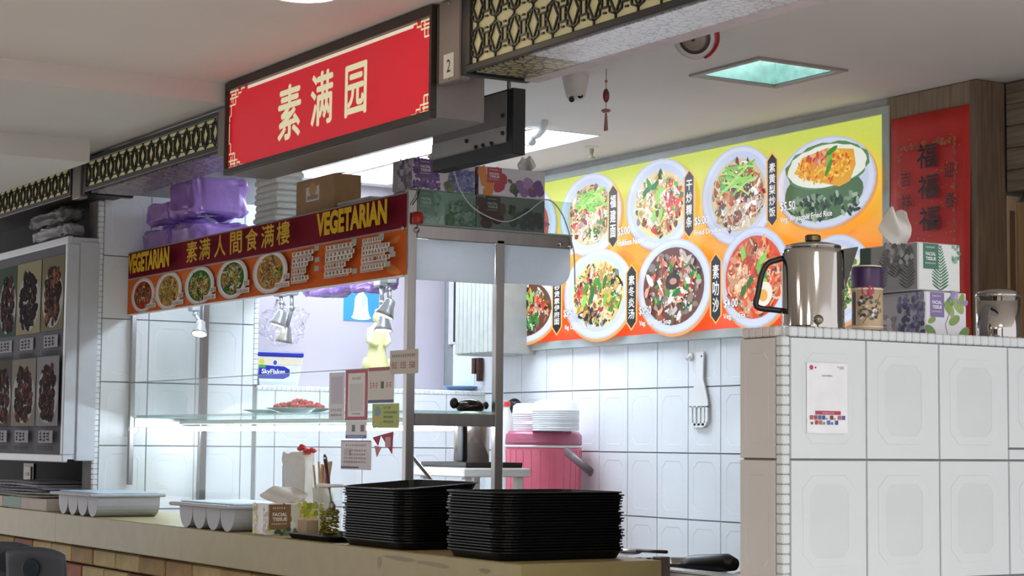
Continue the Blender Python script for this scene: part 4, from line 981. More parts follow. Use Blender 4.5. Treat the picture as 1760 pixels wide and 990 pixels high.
# ---- tissue boxes
def tissue_box(label, x0, x1, y0, y1, z0, z1, style, tissue=None, tpos=None, seed=1):
    t = thing('tissue_box', label, 'tissue box', ((x0 + x1) / 2, (y0 + y1) / 2, z0)); r_ = random.Random(seed)
    base = {'fern': '#c9ccce', 'leaf': '#d6d3dc', 'lavender': '#cfc8cf', 'orchid': '#d6cfd4', 'yellow': '#e4e0d6', 'green': '#a9b8ac', 'rose': '#b9aeb0'}[style]
    MB().box((x0, y0, z0), (x1, y1, z1), .002).build('carton', mat('tissue_carton_' + style, base, rough=.35, noise=.03), t)
    pr_ = Print(*side(x1)); W_, H_ = y1 - y0, z1 - z0
    def U_(a, b): return y0 + a * W_, z0 + b * H_
    def blobs(n, a0, a1, b0, b1, s_, pal, q=pr_, uf=None):
        uf = uf or U_
        for k in range(n):
            u, v = uf(r_.uniform(a0, a1), r_.uniform(b0, b1)); q.ell(u, v, s_ * r_.uniform(.6, 1.2), s_ * r_.uniform(.5, 1), r_.choice(pal), 8, r_.uniform(0, 3), .2, r_)
    def fern(a, b, l, n, col, q=pr_, uf=None, lean=0.0):
        uf = uf or U_; q.stroke([uf(a, b), uf(a + lean, b + l)], H_ * .012, col)
        for k in range(n):
            f = k / n; u, v = uf(a + lean * f, b + l * f); s_ = H_ * .34 * (1 - .86 * f) * (.75 + .25 * min(1, k / 3))
            for sg in (-1, 1):
                t = .5 + .25 * f; q.ell(u + sg * s_ * .5 * math.cos(t), v + s_ * .5 * math.sin(t), s_ * .55, H_ * .020 * (1.1 - f * .5), shade(col, r_.uniform(.85, 1.2)), 10, sg * t)
    def lab(a0, a1, b0, b1, col):
        u, v = U_(a0, b0); u2, v2 = U_(a1, b1); pr_.rect(u, v, u2, v2, col); m_ = (u + u2) / 2; h = v2 - v
        pr_.text('FACIAL', m_, v + h * .60, h * .14, '#f2f0f2', (u2 - u) * .66, .02); pr_.text('TISSUE', m_, v + h * .41, h * .14, '#f2f0f2', (u2 - u) * .66, .02)
        pr_.scribble(u + (u2 - u) * .12, v + h * .20, (u2 - u) * .7, h * .06, 8, '#e8e4e8', r_); pr_.scribble(u + (u2 - u) * .15, v + h * .82, (u2 - u) * .6, h * .07, 6, '#e8e4e8', r_)
    fr = Print(*front(y0)); WX = x1 - x0
    def F_(a, b): return x0 + a * WX, z0 + b * H_
    e_ = .01
    if style == 'fern':
        u, v = U_(.02, .02); u2, v2 = U_(.98, .98); pr_.rect(u, v, u2, v2, '#dfe3e2')
        fern(.52, .02, .95, 15, '#2f6f4c'); blobs(9, .78, .97, .62, .95, .007, ('#4f8f6c', '#7fae94')); lab(.12, .48, .45, .98, '#2f6e56')
        u, v = F_(.01, .02); u2, v2 = F_(.99, .98); fr.rect(u, v, u2, v2, '#8f9092')  # greyer than the side: the shade on the front is in its print
        for (a, b, l, le) in ((.35, .05, .85, .1), (.62, .3, .6, .22), (.82, .05, .9, .05)): fern(a, b, l, 13, '#4f5254', fr, F_, le)
        blobs(40, .45, .95, .5, .98, .008, ('#747678', '#a9abac', '#626466'), fr, F_)
        u, v = F_(.02, .55); u2, v2 = F_(.20, .98); fr.rect(u, v, u2, v2, '#24493c')
    elif style == 'leaf':
        u, v = U_(.02, .02); u2, v2 = U_(.98, .98); pr_.rect(u, v, u2, v2, '#e3e1e8'); lab(.12, .46, .45, .98, '#7a6ba0')
        for (a, b, s_, t_) in ((.62, .80, .020, .6), (.80, .72, .022, 2.3), (.55, .66, .016, 2.2), (.70, .40, .018, .5), (.92, .10, .022, .8), (.12, .16, .018, 2.6), (.16, .38, .012, .4), (.88, .86, .014, 1.2), (.64, .58, .013, 1.7)):
            u, v = U_(a, b); pr_.ell(u, v, s_, s_ * .55, r_.choice(('#7f9f3f', '#5f8a34', '#93ae58')), 14, t_); 
        pr_.stroke([U_(.55, .02), U_(.48, .3), U_(.60, .6), U_(.7, .8)], .0016, '#8a8a5a'); blobs(10, .60, .98, .78, .98, .008, ('#8f84b8', '#a79cc6'))
        u, v = F_(.01, .02); u2, v2 = F_(.99, .98); fr.rect(u, v, u2, v2, '#b4b2bc'); blobs(90, .55, .99, .05, .95, .008, ('#5a5a7c', '#73739a', '#44486a', '#8f8fae'), fr, F_); blobs(40, .02, .5, .05, .5, .010, ('#cfcdd6', '#8f8c9c', '#a39fae'), fr, F_)  # front print dulled too, with its shade in the colours
    elif style in ('lavender', 'green'):
        P1, P2, P3 = (('#6a4a86', '#7c5a96', '#553a70'), ('#6f78a8', '#8890bc', '#565f92'), '#6a4a7c') if style == 'lavender' else (('#6f8f7f', '#8aa898', '#557464'), ('#7f9488', '#98aca2', '#63796c'), '#5f8070')
        u, v = U_(.01, .02); u2, v2 = U_(.99, .98); pr_.rect(u, v, u2, v2, base)
        blobs(190, .02, .42, .05, .98, .0065, P1); lab(.08, .32, .38, .98, P3); blobs(190, .58, .97, .05, .72, .006, P2); blobs(12, .5, .62, .02, .3, .010, ('#6a7a58', '#55684a'))
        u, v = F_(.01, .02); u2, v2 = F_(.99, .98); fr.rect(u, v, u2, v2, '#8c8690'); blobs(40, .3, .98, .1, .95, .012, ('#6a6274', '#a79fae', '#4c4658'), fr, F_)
    elif style in ('orchid', 'rose'):
        k = 1 if style == 'orchid' else 0  # rose is the orchid print, dimness behind glass put into its colours
        u, v = U_(.01, .02); u2, v2 = U_(.99, .98); pr_.rect(u, v, u2, v2, '#d9d4da' if k else '#a49a9c')
        for (a, b, s_) in ((.12, .5, .028), (.25, .75, .026), (.30, .35, .024), (.14, .15, .022), (.05, .8, .02), (.36, .62, .02)):
            u, v = U_(a, b); pr_.ell(u, v, s_, s_ * .8, r_.choice(('#c8645a', '#d88a4a', '#b8485a') if k else ('#8a5a56', '#94685a', '#7c4a50')), 12, r_.uniform(0, 3), .12, r_)
        lab(.12, .34, .45, .98, '#b4505a' if k else '#7a4c50')
        for (a, b, s_) in ((.62, .40, .022), (.74, .5, .022), (.88, .42, .022), (.80, .22, .018), (.68, .2, .016), (.92, .25, .016)):
            u, v = U_(a, b); pr_.ell(u, v, s_, s_ * .9, r_.choice(('#8f76a4', '#a78cb8', '#77608f') if k else ('#766c78', '#857a84')), 12, r_.uniform(0, 3), .1, r_)
        pr_.ell(*U_(.80, .38), .008, .006, '#c06a3a', 8); blobs(8, .46, .56, .05, .7, .012, ('#4f5a48', '#66705a'))
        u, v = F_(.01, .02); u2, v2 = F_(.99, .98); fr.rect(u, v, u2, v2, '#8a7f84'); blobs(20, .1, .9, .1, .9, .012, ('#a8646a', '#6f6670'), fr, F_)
    else:
        u, v = U_(.01, .02); u2, v2 = U_(.99, .98); pr_.rect(u, v, u2, v2, '#d9d4c8'); blobs(46, .02, .98, .1, .98, .012, ('#c9c04a', '#dcd56a', '#8f9a4a', '#efeede', '#a8a878'))
        lab(.02, .40, .18, .98, '#8a6a48'); blobs(10, .62, .98, .45, .95, .011, ('#c8c030', '#aab23a')); blobs(8, .1, .6, .02, .2, .010, ('#3f5a48', '#6f7f5a'))
        u, v = F_(.01, .02); u2, v2 = F_(.99, .98); fr.rect(u, v, u2, v2, '#dcd9d8'); blobs(40, .08, .30, .02, .98, .009, ('#c8b83a', '#dcd060', '#8f9a3a', '#a08a30'), fr, F_); fr.rect(F_(.55, .05)[0], F_(.5, .05)[1], F_(.72, .5)[0], F_(.7, .95)[1], '#e4e2e4')
        blobs(10, .75, .98, .1, .9, .008, ('#b0a060', '#8a8f5a'), fr, F_)
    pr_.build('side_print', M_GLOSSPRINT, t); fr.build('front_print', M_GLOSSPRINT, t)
    MB().lathe(((x0 + x1) / 2, (y0 + y1) / 2, z1 + .0003), [(.036, 0), (.036, .0004)], 18, None, (1.4 if WX > W_ else .7), (.7 if WX > W_ else 1.4)).build('opening', M_WHITE, t)
    if tissue:
        tx, ty = tpos or ((x0 + x1) / 2, (y0 + y1) / 2); h, wd = tissue
        def fn(u, v):
            a = (u - .5) * 2; sp = wd * (.35 + .65 * math.sin(min(v * 1.25, 1) * PI * .62)) * (1 - .35 * max(0, v - .6) / .4)
            off = a * sp + .012 * v * math.sin(seed); dy = .016 * math.sin(a * 4.2 + v * 2 + seed) * (.3 + v) + .01 * math.sin(v * 7 + a * 3)
            return (tx + off * .55 - dy * .85, ty + off * .85 + dy * .55, z1 + h * v * (1 - .16 * a * a + .06 * math.sin(5 * a + seed)))
        o = cloth('tissue', M_TISSUE, 16, 12, fn, None, t, None, .0012)
    return t
XS = CX1 - .012
yy = [0.276,0.507,0.52,0.762]
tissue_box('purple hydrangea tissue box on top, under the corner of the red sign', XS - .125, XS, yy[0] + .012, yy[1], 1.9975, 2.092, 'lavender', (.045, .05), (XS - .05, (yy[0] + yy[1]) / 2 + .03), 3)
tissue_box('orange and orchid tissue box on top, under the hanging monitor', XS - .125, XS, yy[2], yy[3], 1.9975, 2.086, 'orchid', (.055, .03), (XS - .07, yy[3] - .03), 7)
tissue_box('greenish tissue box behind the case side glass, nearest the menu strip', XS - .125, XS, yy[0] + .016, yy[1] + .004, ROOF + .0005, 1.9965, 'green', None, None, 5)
tissue_box('orchid tissue box in dimmed colours behind the case side glass, right of the greenish one', XS - .125, XS, yy[1] + .007, yy[3], ROOF + .0005, 1.9965, 'rose', None, None, 6)
# red tag, cord, white cable
rt = thing('red_tag', 'small red plastic holder hanging by a black cord at the case corner', 'holder', (-1.068,0.298,1.889))
c = (-1.06,0.293,1.906)
mb = MB(); mb.smooth = True; mb.tube([(c[0], c[1], c[2] - .017), (c[0], c[1], c[2] - .012), (c[0], c[1], c[2] + .014), (c[0], c[1], c[2] + .018)], [.014, .0175, .0165, .012], 14); mb.build('body', mat('red_plastic', '#a81d1a', rough=.35), rt)
mb = MB(); mb.smooth = True; mb.tube([(-1.066,0.278,1.945),(-1.066,0.296,1.971),(-1.066,0.303,1.993),(-1.066,0.291,2.002),(-1.066,0.272,1.997)], .0016, 6); mb.build('cord', M_BLACK, rt)
mb = MB(); mb.smooth = True
cab_pts = [(-1.066,0.36,2.211),(-1.066,0.369,2.15),(-1.066,0.394,2.113),(-1.066,0.417,2.062),(-1.066,0.444,2.0),(-1.066,0.486,1.954),(-1.066,0.548,1.926),(-1.066,0.613,1.918),(-1.066,0.681,1.95),(-1.066,0.723,1.982),(-1.066,0.749,1.996),(-1.066,0.777,1.991),(-1.066,0.81,1.959),(-1.066,0.832,1.916),(-1.066,0.85,1.866),(-1.066,0.859,1.826),(-1.066,0.862,1.735)]
def spline(pts, k=5):
    out = []
    for i in range(len(pts) - 1):
        p0, p1, p2, p3 = (Vector(pts[max(i - 1, 0)]), Vector(pts[i]), Vector(pts[i + 1]), Vector(pts[min(i + 2, len(pts) - 1)]))
        for j in range(k):
            t = j / k; out.append(.5 * ((2 * p1) + (p2 - p0) * t + (2 * p0 - 5 * p1 + 4 * p2 - p3) * t * t + (3 * p1 - p0 - 3 * p2 + p3) * t ** 3))
    return out + [Vector(pts[-1])]
mb.tube(spline(cab_pts), .0021, 6)
tag(mb.build('cable', mat('cable_white', '#c9c4be', rough=.5), None, None, cab_pts[0]), 'thin white cable sagging across the tissue boxes on the case', 'cable')

# ================================================================ CLIP LAMPS IN THE CASE
M_LAMP = mat('lamp_grey', '#bfc3c6', rough=.3, metal=.5)
def clip_lamp(label, top, mid, head, aim, power=1.0, lit='#fff2d8'):
    t = thing('clip_lamp', label, 'lamp', top)
    x, y, z = top
    MB().box((x - .022, y - .018, z - .004), (x + .022, y + .018, z + .02), .003).build('clamp', M_LAMP, t)
    mb = MB(); mb.smooth = True; mb.tube([(x, y, z), mid], .007, 10); mb.tube([mid, head], .0075, 10); mb.ball(mid, .011, 10, 6); mb.build('arm', M_LAMP, t)
    d = Vector(aim).normalized(); rot = Vector((0, 0, 1)).rotation_difference(d).to_matrix().to_4x4()
    mb = MB(); mb.smooth = True; mb.lathe(head, [(.010, -.012), (.017, -.006), (.019, .012), (.027, .034), (.031, .046), (.028, .046)], 20, rot, 1, 1, False); mb.build('shade', M_LAMP, t)
    MB().lathe(head, [(.027, .038), (.027, .0445)], 18, rot).build('bulb', glow('lamp_bulb', lit, 4.0), t)
    return t
clip_lamp('grey clip lamp at the left, alone under the dish photos', (-3.076,0.42,1.744), (-3.063,0.42,1.728), (-3.009,0.42,1.689), (.25, -.2, -.8))
clip_lamp('upper of two clip lamps hanging left of the plastic tub', (-2.287,0.42,1.754), (-2.276,0.42,1.728), (-2.275,0.42,1.691), (-.1, -.25, -.9))
clip_lamp('added lower clip lamp on a long stem, standing for a reflection, just above the blue-lidded tub', (-2.259,0.45,1.758), (-2.253,0.45,1.708), (-2.298,0.45,1.635), (-.15, -.1, -.9))  # reflection of the upper lamp, added as a lamp of its own
clip_lamp('grey clip lamp beside the right post, in front of the blue poster', (-1.4,0.38,1.739), (-1.399,0.38,1.717), (-1.39,0.38,1.676), (-.1, -.3, -.8))
clip_lamp('added white clip lamp standing for a reflection below the right-hand grey one, above the statuette', (-1.639,0.48,1.752), (-1.629,0.48,1.694), (-1.616,0.48,1.646), (.1, -.1, -.9))  # added in place of the reflection of the grey lamp above

# ================================================================ INSIDE THE STALL
# plates with red food on the glass shelf
SH = 1.3355
def plate(name, label, c, r, m, cat='plate', sx=1, h=.018):
    mb = MB(); mb.smooth = True; mb.lathe(c, [(r * .55, 0), (r * .6, .003), (r * .98, h), (r, h + .002), (r * .97, h + .003), (r * .58, .006)], 28)
    return tag(mb.build(name, m, None, None, c), label, cat)
M_PLATE = mat('celadon_plate', '#a9c4c4', rough=.15)
pc = (-2.18, .45, SH); plate('serving_plate', 'pale plate of red food on the glass shelf', pc, .115, M_PLATE, h=.016)
plate('serving_plate', 'pale empty plate on the glass shelf, left of the red food', (-2.551, .50, SH), .09, M_PLATE, h=.014)
rnd = random.Random(2); mb = MB(); mb.smooth = True
for k in range(70):
    a = rnd.uniform(0, 2 * PI); d = math.sqrt(rnd.random()); x = pc[0] + .085 * d * math.cos(a); y = pc[1] + .085 * d * math.sin(a); z = SH + .022 + (1 - d) * rnd.uniform(.004, .034)
    mb.ball((x, y, z), (rnd.uniform(.008, .015), rnd.uniform(.006, .012), rnd.uniform(.005, .010)), 6, 4, .25, rnd)
tag(mb.build('red_food', mat('red_food', '#e0533f', rough=.4, noise=.3, nscale=60), None, None, (pc[0], pc[1], SH + .015), 'stuff'), 'heap of bright red chopped food on a pale plate', 'food')
# dark lidded pan on the shelf
c = (-1.109,0.52,1.328); c = (-1.14, 0.53, SH)
pot = thing('lidded_pan', 'small dark lidded pan with black ears behind the right case posts', 'pan', c)
mb = MB(); mb.smooth = True; mb.lathe(c, [(.038, 0), (.046, .012), (.044, .022), (.027, .033), (.008, .038)], 20); mb.build('body', mat('dark_steel', '#4a4644', rough=.15, metal=.9), pot)
mb = MB(); mb.smooth = True; mb.ball((c[0] - .02, c[1] - .046, SH + .024), (.014, .013, .017), 12, 8); mb.build('ear', M_BLACK, pot)
mb = MB(); mb.smooth = True; mb.ball((c[0] + .012, c[1] + .048, SH + .018), (.010, .009, .012), 12, 8); mb.build('ear', M_BLACK, pot)
# tub on the ledge
ty0, ty1 = 0.848, 1.062; LG = 1.4685
tub = thing('biscuit_tub', 'white plastic biscuit tub with a blue lid on the tiled ledge', 'tub', (-3.53, (ty0 + ty1) / 2, LG))
tz = 1.593
mb = MB(); vs = []
for z, i in ((LG, .022), (LG + .006, .018), (tz, .0)):
    vs += [(-3.64 + i * .5, ty0 + i, z), (-3.432 - i * .25, ty0 + i, z), (-3.432 - i * .25, ty1 - i, z), (-3.64 + i * .5, ty1 - i, z)]
mb.add(vs, [(3, 2, 1, 0)] + [(4 * a + k, 4 * a + (k + 1) % 4, 4 * a + 4 + (k + 1) % 4, 4 * a + 4 + k) for a in (0, 1) for k in range(4)] + [(8, 9, 10, 11)]); mb.build('body', mat('tub_white', '#dfe3e6', rough=.3), tub)
MB().box((-3.646, ty0 - .004, tz - .004), (-3.427, ty1 + .004, tz + .020), .006).build('lid', mat('lid_blue', '#2a2f9c', rough=.35), tub, 'blue lid')
p = Print(lambda u, v: (-3.4322 - .0045 * (1 - (v - LG) / (tz - LG)), u, v), (1, 0, 0), .0008); W_, H_ = ty1 - ty0, tz - LG
TU = lambda a, b: (ty0 + a * W_, LG + b * H_)
p.poly([TU(.03, .72), TU(.96, .72), TU(.96, .93), TU(.03, .93)], '#e8dcc0'); p.poly([TU(.06, .24), TU(.60, .24), TU(.72, .34), TU(.72, .56), TU(.60, .66), TU(.05, .70)], '#2b3aa6')
p.text('SkyFlakes', *TU(.37, .46), .026, '#f2f2f4', W_ * .5, .02, .006); p.ell(*TU(.40, .78), .014, .015, '#e6e9f2', 14); p.ell(*TU(.40, .78), .009, .010, '#3a4aa8', 12); p.ell(*TU(.12, .80), .012, .012, '#d8d060', 10)
p.rect(*TU(.08, .06), *TU(.86, .14), '#c9d6d0'); p.rect(*TU(.05, .60), *TU(.2, .70), '#58a058')
p.build('label_print', M_GLOSSPRINT, tub)
# statuette
fy = 1.476
st = thing('statuette', 'pale yellow robed statuette on the tiled ledge', 'statuette', (-3.55, fy, LG))
M_ST = mat('statuette_yellow', '#d8d69a', rough=.45, noise=.12, nscale=30)
mb = MB(); mb.smooth = True; c = (-3.55, fy, LG)
mb.lathe(c, [(.068, 0), (.072, .015), (.066, .03), (.072, .045), (.058, .06), (.05, .075)], 20); mb.build('pedestal', M_ST, st)
mb = MB(); mb.smooth = True; Hs = 1.816 - LG
mb.lathe(c, [(.052, .07), (.056, .10), (.046, .15), (.040, .19), (.042, Hs * .70), (.034, Hs * .78), (.017, Hs * .82), (.016, Hs * .84)], 18, None, .8, 1.0); mb.build('robe', M_ST, st)
mb = MB(); mb.smooth = True; mb.ball((c[0], c[1], LG + Hs * .90), (.022, .021, .030), 14, 9); mb.ball((c[0] - .004, c[1], LG + Hs * .98), (.012, .012, .014), 10, 6); mb.ball((c[0] + .022, c[1], LG + Hs * .89), (.004, .004, .006), 8, 5); mb.build('head', M_ST, st)
for s_ in (-1, 1):
    mb = MB(); mb.smooth = True; mb.tube([(c[0], c[1] + .034 * s_, LG + Hs * .76), (c[0] + .016, c[1] + .046 * s_, LG + Hs * .60), (c[0] + .046, c[1] + .018 * s_, LG + Hs * .55)], [.014, .016, .010], 10); mb.build('arm', M_ST, st)
    mb = MB(); mb.smooth = True; mb.ball((c[0] + .01, c[1] + .057 * s_, LG + .11), (.018, .02, .03), 10, 7); mb.build('side_figure', M_ST, st)
# blue poster
po = thing('blue_poster', 'blue poster with a white standing figure on the mauve wall', 'poster', (-3.798,1.522,1.787))
py0, py1, pz0, pz1 = 1.433, 1.613, 1.782, 1.956
MB().box((-3.7995, py0, pz0), (-3.7975, py1, pz1)).build('sheet', M_PAPER, po)
p = Print(*side(-3.7975)); p.rect(py0, pz0, py1, pz1, '#3f93cf'); m_ = (py0 + py1) / 2; h = pz1 - pz0
p.poly([(m_ - .045, pz0 + h * .08), (m_ + .045, pz0 + h * .08), (m_ + .035, pz0 + h * .3), (m_ + .030, pz0 + h * .62), (m_ + .016, pz0 + h * .72), (m_ - .016, pz0 + h * .72), (m_ - .032, pz0 + h * .6), (m_ - .036, pz0 + h * .3)], '#dfeaf2')
p.ell(m_, pz0 + h * .80, .016, .022, '#e6eef4', 14); p.ell(m_, pz0 + h * .10, .05, .012, '#eef4f8', 16); p.ell(m_ + .01, pz0 + h * .5, .012, .03, '#b8d0e2', 10)
p.build('poster_print', M_PRINT, po)
# purple bag hanging under the case roof
pb = tag(pillow(-2.587, -2.203, .61, .74, 1.765, 1.85, 12, .04, .5).build('plastic_bag', M_PURPLE, None, None, (-2.394,0.64,1.765)), 'purple plastic bag hanging inside the case, left of the blue poster', 'bag')
pb2 = tag(pillow(-2.185, -1.937, .61, .74, 1.756, 1.85, 15, .04, .5).build('plastic_bag', M_PURPLE, None, None, (-2.049,0.64,1.756)), 'purple plastic bag hanging inside the case, over the blue poster', 'bag')
ca, cb_, cz0, cz1_ = 0.982, 1.232, 1.648, 1.841
tag(pillow(-3.77, -3.66, ca, cb_, cz0, cz1_, 41, .10, .7).build('clear_bag', glass('clear_film', (.985, .985, .99), 1.0, .12), None, None, (-3.72, (ca + cb_) / 2, cz0)), 'clear plastic bag hanging on the mauve wall above the blue-lidded tub', 'bag')
MB().tube([(-3.715, (ca + cb_) / 2, cz1_ - .01), (-3.80, (ca + cb_) / 2, cz1_ + .02)], .004, 6).build('wall_pin', M_STEEL, wall_left)
# hung cabinet, rusty bracket, blue plate
hc = thing('wall_cabinet', 'grey ridged cabinet hung in the rear left corner of the stall', 'cabinet', (-3.5, 1.84, 1.63))
hx0, hx1 = -3.308, -2.995; hz0 = 1.616
hx0 = max(hx0, -3.79)
MB().box((hx0, 1.742, hz0), (hx1, 1.948, 2.12), .003).build('body', mat('cabinet_grey', '#a9aca6', rough=.5), hc)
for k in range(9):
    a = hx0 + (hx1 - hx0) * k / 9; MB().box((a + .003, 1.728, hz0 + .004), (a + (hx1 - hx0) / 9 - .003, 1.742, 2.115), .004).build('slat', mat('cabinet_slat', '#b4b6ae', rough=.5, noise=.08), hc)
MB().box((hx0 - .014, 1.73, hz0 + .06), (hx0 - .001, 1.75, 2.12)).build('dark_edge', M_BLACK, hc)
rb = MB(); c = (-3.452,1.9,1.624); rb.box((c[0] - .03, 1.92, 1.546), (c[0] - .004, 1.945, hz0)); rb.box((c[0] + .012, 1.92, 1.512), (c[0] + .03, 1.945, hz0))
tag(rb.build('rusty_bracket', mat('rust', '#4a2a1c', rough=.8, noise=.4), None, None, (c[0], 1.93, hz0)), 'rusty bracket under the grey hung cabinet', 'bracket')
plate('blue_plate', 'light blue plate on the tiled ledge below the grey cabinet', (-3.55, 1.899, LG), .085, mat('blue_glaze', '#8fb6dc', rough=.2), h=.02)
# pink cooler with lids, against the back wall
cxx = -2.642; cr = 0.1615
ck = thing('drink_cooler', 'pink plastic drink cooler with a dark carry handle against the back wall', 'cooler', (cxx, 1.76, .7005))
cy = 1.76; ztop = 1.288; zl = 1.222
M_PINK = mat('pink_plastic', '#dc6a80', rough=.35, noise=.05)
mb = MB(); mb.smooth = True; mb.lathe((cxx, cy, .7005), [(cr * .88, 0), (cr * .90, .01), (cr * .985, zl - .7005 - .012), (cr * .985, zl - .7005)], 40); mb.build('body', M_PINK, ck)
mb = MB(); mb.smooth = True; mb.lathe((cxx, cy, zl), [(cr * 1.0, 0), (cr * 1.015, .004), (cr * 1.0, .009)], 40); mb.build('white_rim', M_WHITE, ck, 'white rim')
mb = MB(); mb.smooth = True; mb.lathe((cxx, cy, zl + .009), [(cr * .99, 0), (cr, .01), (cr * .99, ztop - zl - .025), (cr * .9, ztop - zl - .009), (cr * .4, ztop - zl - .009)], 40); mb.build('lid', mat('rose_plastic', '#a8536a', rough=.25, noise=.05), ck, 'darker rose lid')
for k in range(16):
    a = -2.4 + k * .22; mb = MB(); c0 = Vector((cxx + cr * .985 * math.cos(a), cy + cr * .985 * math.sin(a), zl - .01)); c1 = Vector((cxx + cr * .905 * math.cos(a), cy + cr * .905 * math.sin(a), .72)); mb.tube([c0, c1], .0025, 5); mb.build('rib', M_PINK, ck)
mb = MB(); mb.smooth = True; h0 = (-2.312,1.66,1.208); h1 = (-2.142,1.66,1.13)
mb.tube([(h0[0], h0[1], h0[2]), ((h0[0] + h1[0]) / 2, 1.655, (h0[2] + h1[2]) / 2 + .004), (h1[0], 1.66, h1[2])], .011, 10, 1.6)
mb.build('handle', mat('handle_brown', '#5c4a4c', rough=.4), ck, 'dark carry handle')
mb = MB(); mb.smooth = True; mb.ball(h0, (.018, .010, .018), 12, 8); mb.build('pivot', mat('handle_brown2', '#6a4f55', rough=.4), ck)
# foam bowls stacked upside down on the cooler
M_BOWL = mat('white_bowl', '#eef2f4', rough=.35)
def bowls(cx, cy, r, n, step, where):
    mb = MB(); mb.smooth = True; mb.lathe((0, 0, 0), [(r, 0), (r, .004), (r * .96, .006), (r * .90, .035), (r * .62, .046), (r * .2, .047)], 28)
    me = None
    for k in range(n):
        if me is None: o = mb.build('foam_bowl', M_BOWL, None); me = o.data
        else: o = bpy.data.objects.new('foam_bowl', me); COL.objects.link(o)
        o.location = (cx + rnd.uniform(-.002, .002), cy, ztop + .001 + k * step); o.scale.z = 1.0
        top = k == n - 1
        tag(o, ('white bowl upside down, topmost of the ' if top else 'white bowl nested upside down in the ') + where, 'bowl', None if top else 'nested white bowls, ' + where)
bowls(-2.483, 1.72, .095, 10, .0085, 'wide stack on the pink cooler')
bowls(-2.808, 1.78, .055, 9, .0085, 'narrow stack at the pink cooler\'s left')
# things behind the cooler
mb = MB(); mb.smooth = True; c = (-3.084,1.9,1.397); mb.lathe((c[0], c[1], .7005), [(.05, 0), (.05, .30), (.05, c[2] - .7005 - .04)], 20)
kp = thing('black_knob_pot', 'tall white canister with a round black knob behind the pink cooler', 'canister', (c[0], c[1], .7005)); mb.build('body', M_WHITE, kp)
mb = MB(); mb.smooth = True; mb.ball(c, (.036, .03, .034), 14, 9); mb.build('knob', M_BLACK, kp)
bt = thing('sauce_bottle', 'white bottle with a red cap beside the pink cooler, by the case post', 'bottle', (-2.691,1.62,1.289))
c = (-2.691,1.62,1.301); bz = .7005; bt.location = (c[0], c[1], bz); ORG[bt] = Vector((c[0], c[1], bz)); zt = 1.406
mb = MB(); mb.smooth = True; mb.lathe((c[0], c[1], bz), [(.026, 0), (.026, zt - bz - .07), (.012, zt - bz - .03), (.012, zt - bz - .02)], 16); mb.build('body', M_WHITE, bt)
mb = MB(); mb.lathe((c[0], c[1], zt - .02), [(.014, 0), (.013, .018), (.006, .02)], 14); mb.build('cap', mat('cap_red', '#d23a32', rough=.4), bt)
# slotted turner and hook
yw = 1.944
tu = thing('slotted_turner', 'white plastic slotted turner hanging on the tiled back wall', 'utensil', (-1.833,1.944,1.585))
T_ = lambda x, y, h: None
pts = [(-1.855,1.586),(-1.808,1.588),(-1.812,1.488),(-1.794,1.44),(-1.783,1.401),(-1.783,1.379),(-1.894,1.38),(-1.894,1.402),(-1.876,1.441),(-1.851,1.489)]
mb = MB(); mb.prism(pts, yw - .006, yw, lambda u, v, h: (u, h, v)); mb.build('handle', M_WHITE, tu)
for a, b in ((1187, 1191.5), (1195, 1198.5), (1202, 1205.5), (1209, 1212.5), (1216, 1219)) if False else ():
    pass
bars = [(-1.894,-1.878),(-1.869,-1.855),(-1.844,-1.829),(-1.819,-1.804),(-1.797,-1.783)]
zt, zb = 1.382, 1.303
mb = MB()
for k, (a, b) in enumerate(bars): mb.box((a, yw - .006, zb + .008 + (.012 if k in (0, 4) else 0)), (b, yw, zt + .002))
e0, e1 = bars[0][0], bars[-1][1]
mb.prism([(e0, zb + .024), (e0 + (e1 - e0) * .12, zb + .008), (e0 + (e1 - e0) * .3, zb), (e0 + (e1 - e0) * .7, zb), (e0 + (e1 - e0) * .88, zb + .008), (e1, zb + .024), (e0 + (e1 - e0) * .8, zb + .016), (e0 + (e1 - e0) * .2, zb + .016)], yw - .006, yw, lambda u, v, h: (u, h, v))
mb.build('slotted_head', M_WHITE, tu)
mb = MB(); c = (-1.819,1.936,1.571); mb.lathe((c[0], yw - .0062, c[2]), [(.004, 0), (.004, .0008)], 10, Matrix.Rotation(PI / 2, 4, 'X')); mb.build('hole', M_DARK, tu)
mb = MB(); mb.smooth = True; c = (-1.9,1.94,1.572); mb.lathe((c[0], 1.9518, c[2]), [(.016, 0), (.016, .005), (.010, .008)], 16, Matrix.Rotation(PI / 2, 4, 'X')); mb.tube([(c[0], 1.944, c[2]), (c[0], 1.93, c[2] - .012), (c[0], 1.922, c[2] - .004)], .003, 6)
tag(mb.build('wall_hook', M_WHITE, None, None, (c[0], 1.95, c[2])), 'small white hook on the tiles, left of the slotted turner', 'hook')
# urn on a dark tray on a white stand, seen under the case shelf rail
uy = .86
c0 = (-1.687,0.86,1.182); ux = c0[0]; ur = 0.0603
ws = thing('side_table', 'white plastic side table below the case shelf', 'table', (ux, uy, 0)); tz_ = 1.156
MB().box((ux - .17, uy - .13, tz_ - .03), (ux + .17, uy + .13, tz_), .004).build('table_top', M_WHITE, ws)
for a in (-.14, .14):
    for b in (-.10, .10): MB().box((ux + a - .012, uy + b - .012, 0), (ux + a + .012, uy + b + .012, tz_ - .03)).build('leg', M_WHITE, ws)
mb = MB(); mb.box((ux - .15, uy - .11, tz_), (ux + .15, uy + .11, tz_ + .006), .002)
for a, b in (((ux - .15, uy - .11), (ux + .15, uy - .105)), ((ux - .15, uy + .105), (ux + .15, uy + .11)), ((ux - .15, uy - .105), (ux - .145, uy + .105)), ((ux + .145, uy - .105), (ux + .15, uy + .105))): mb.box((a[0], a[1], tz_ + .006), (b[0], b[1], tz_ + .018))
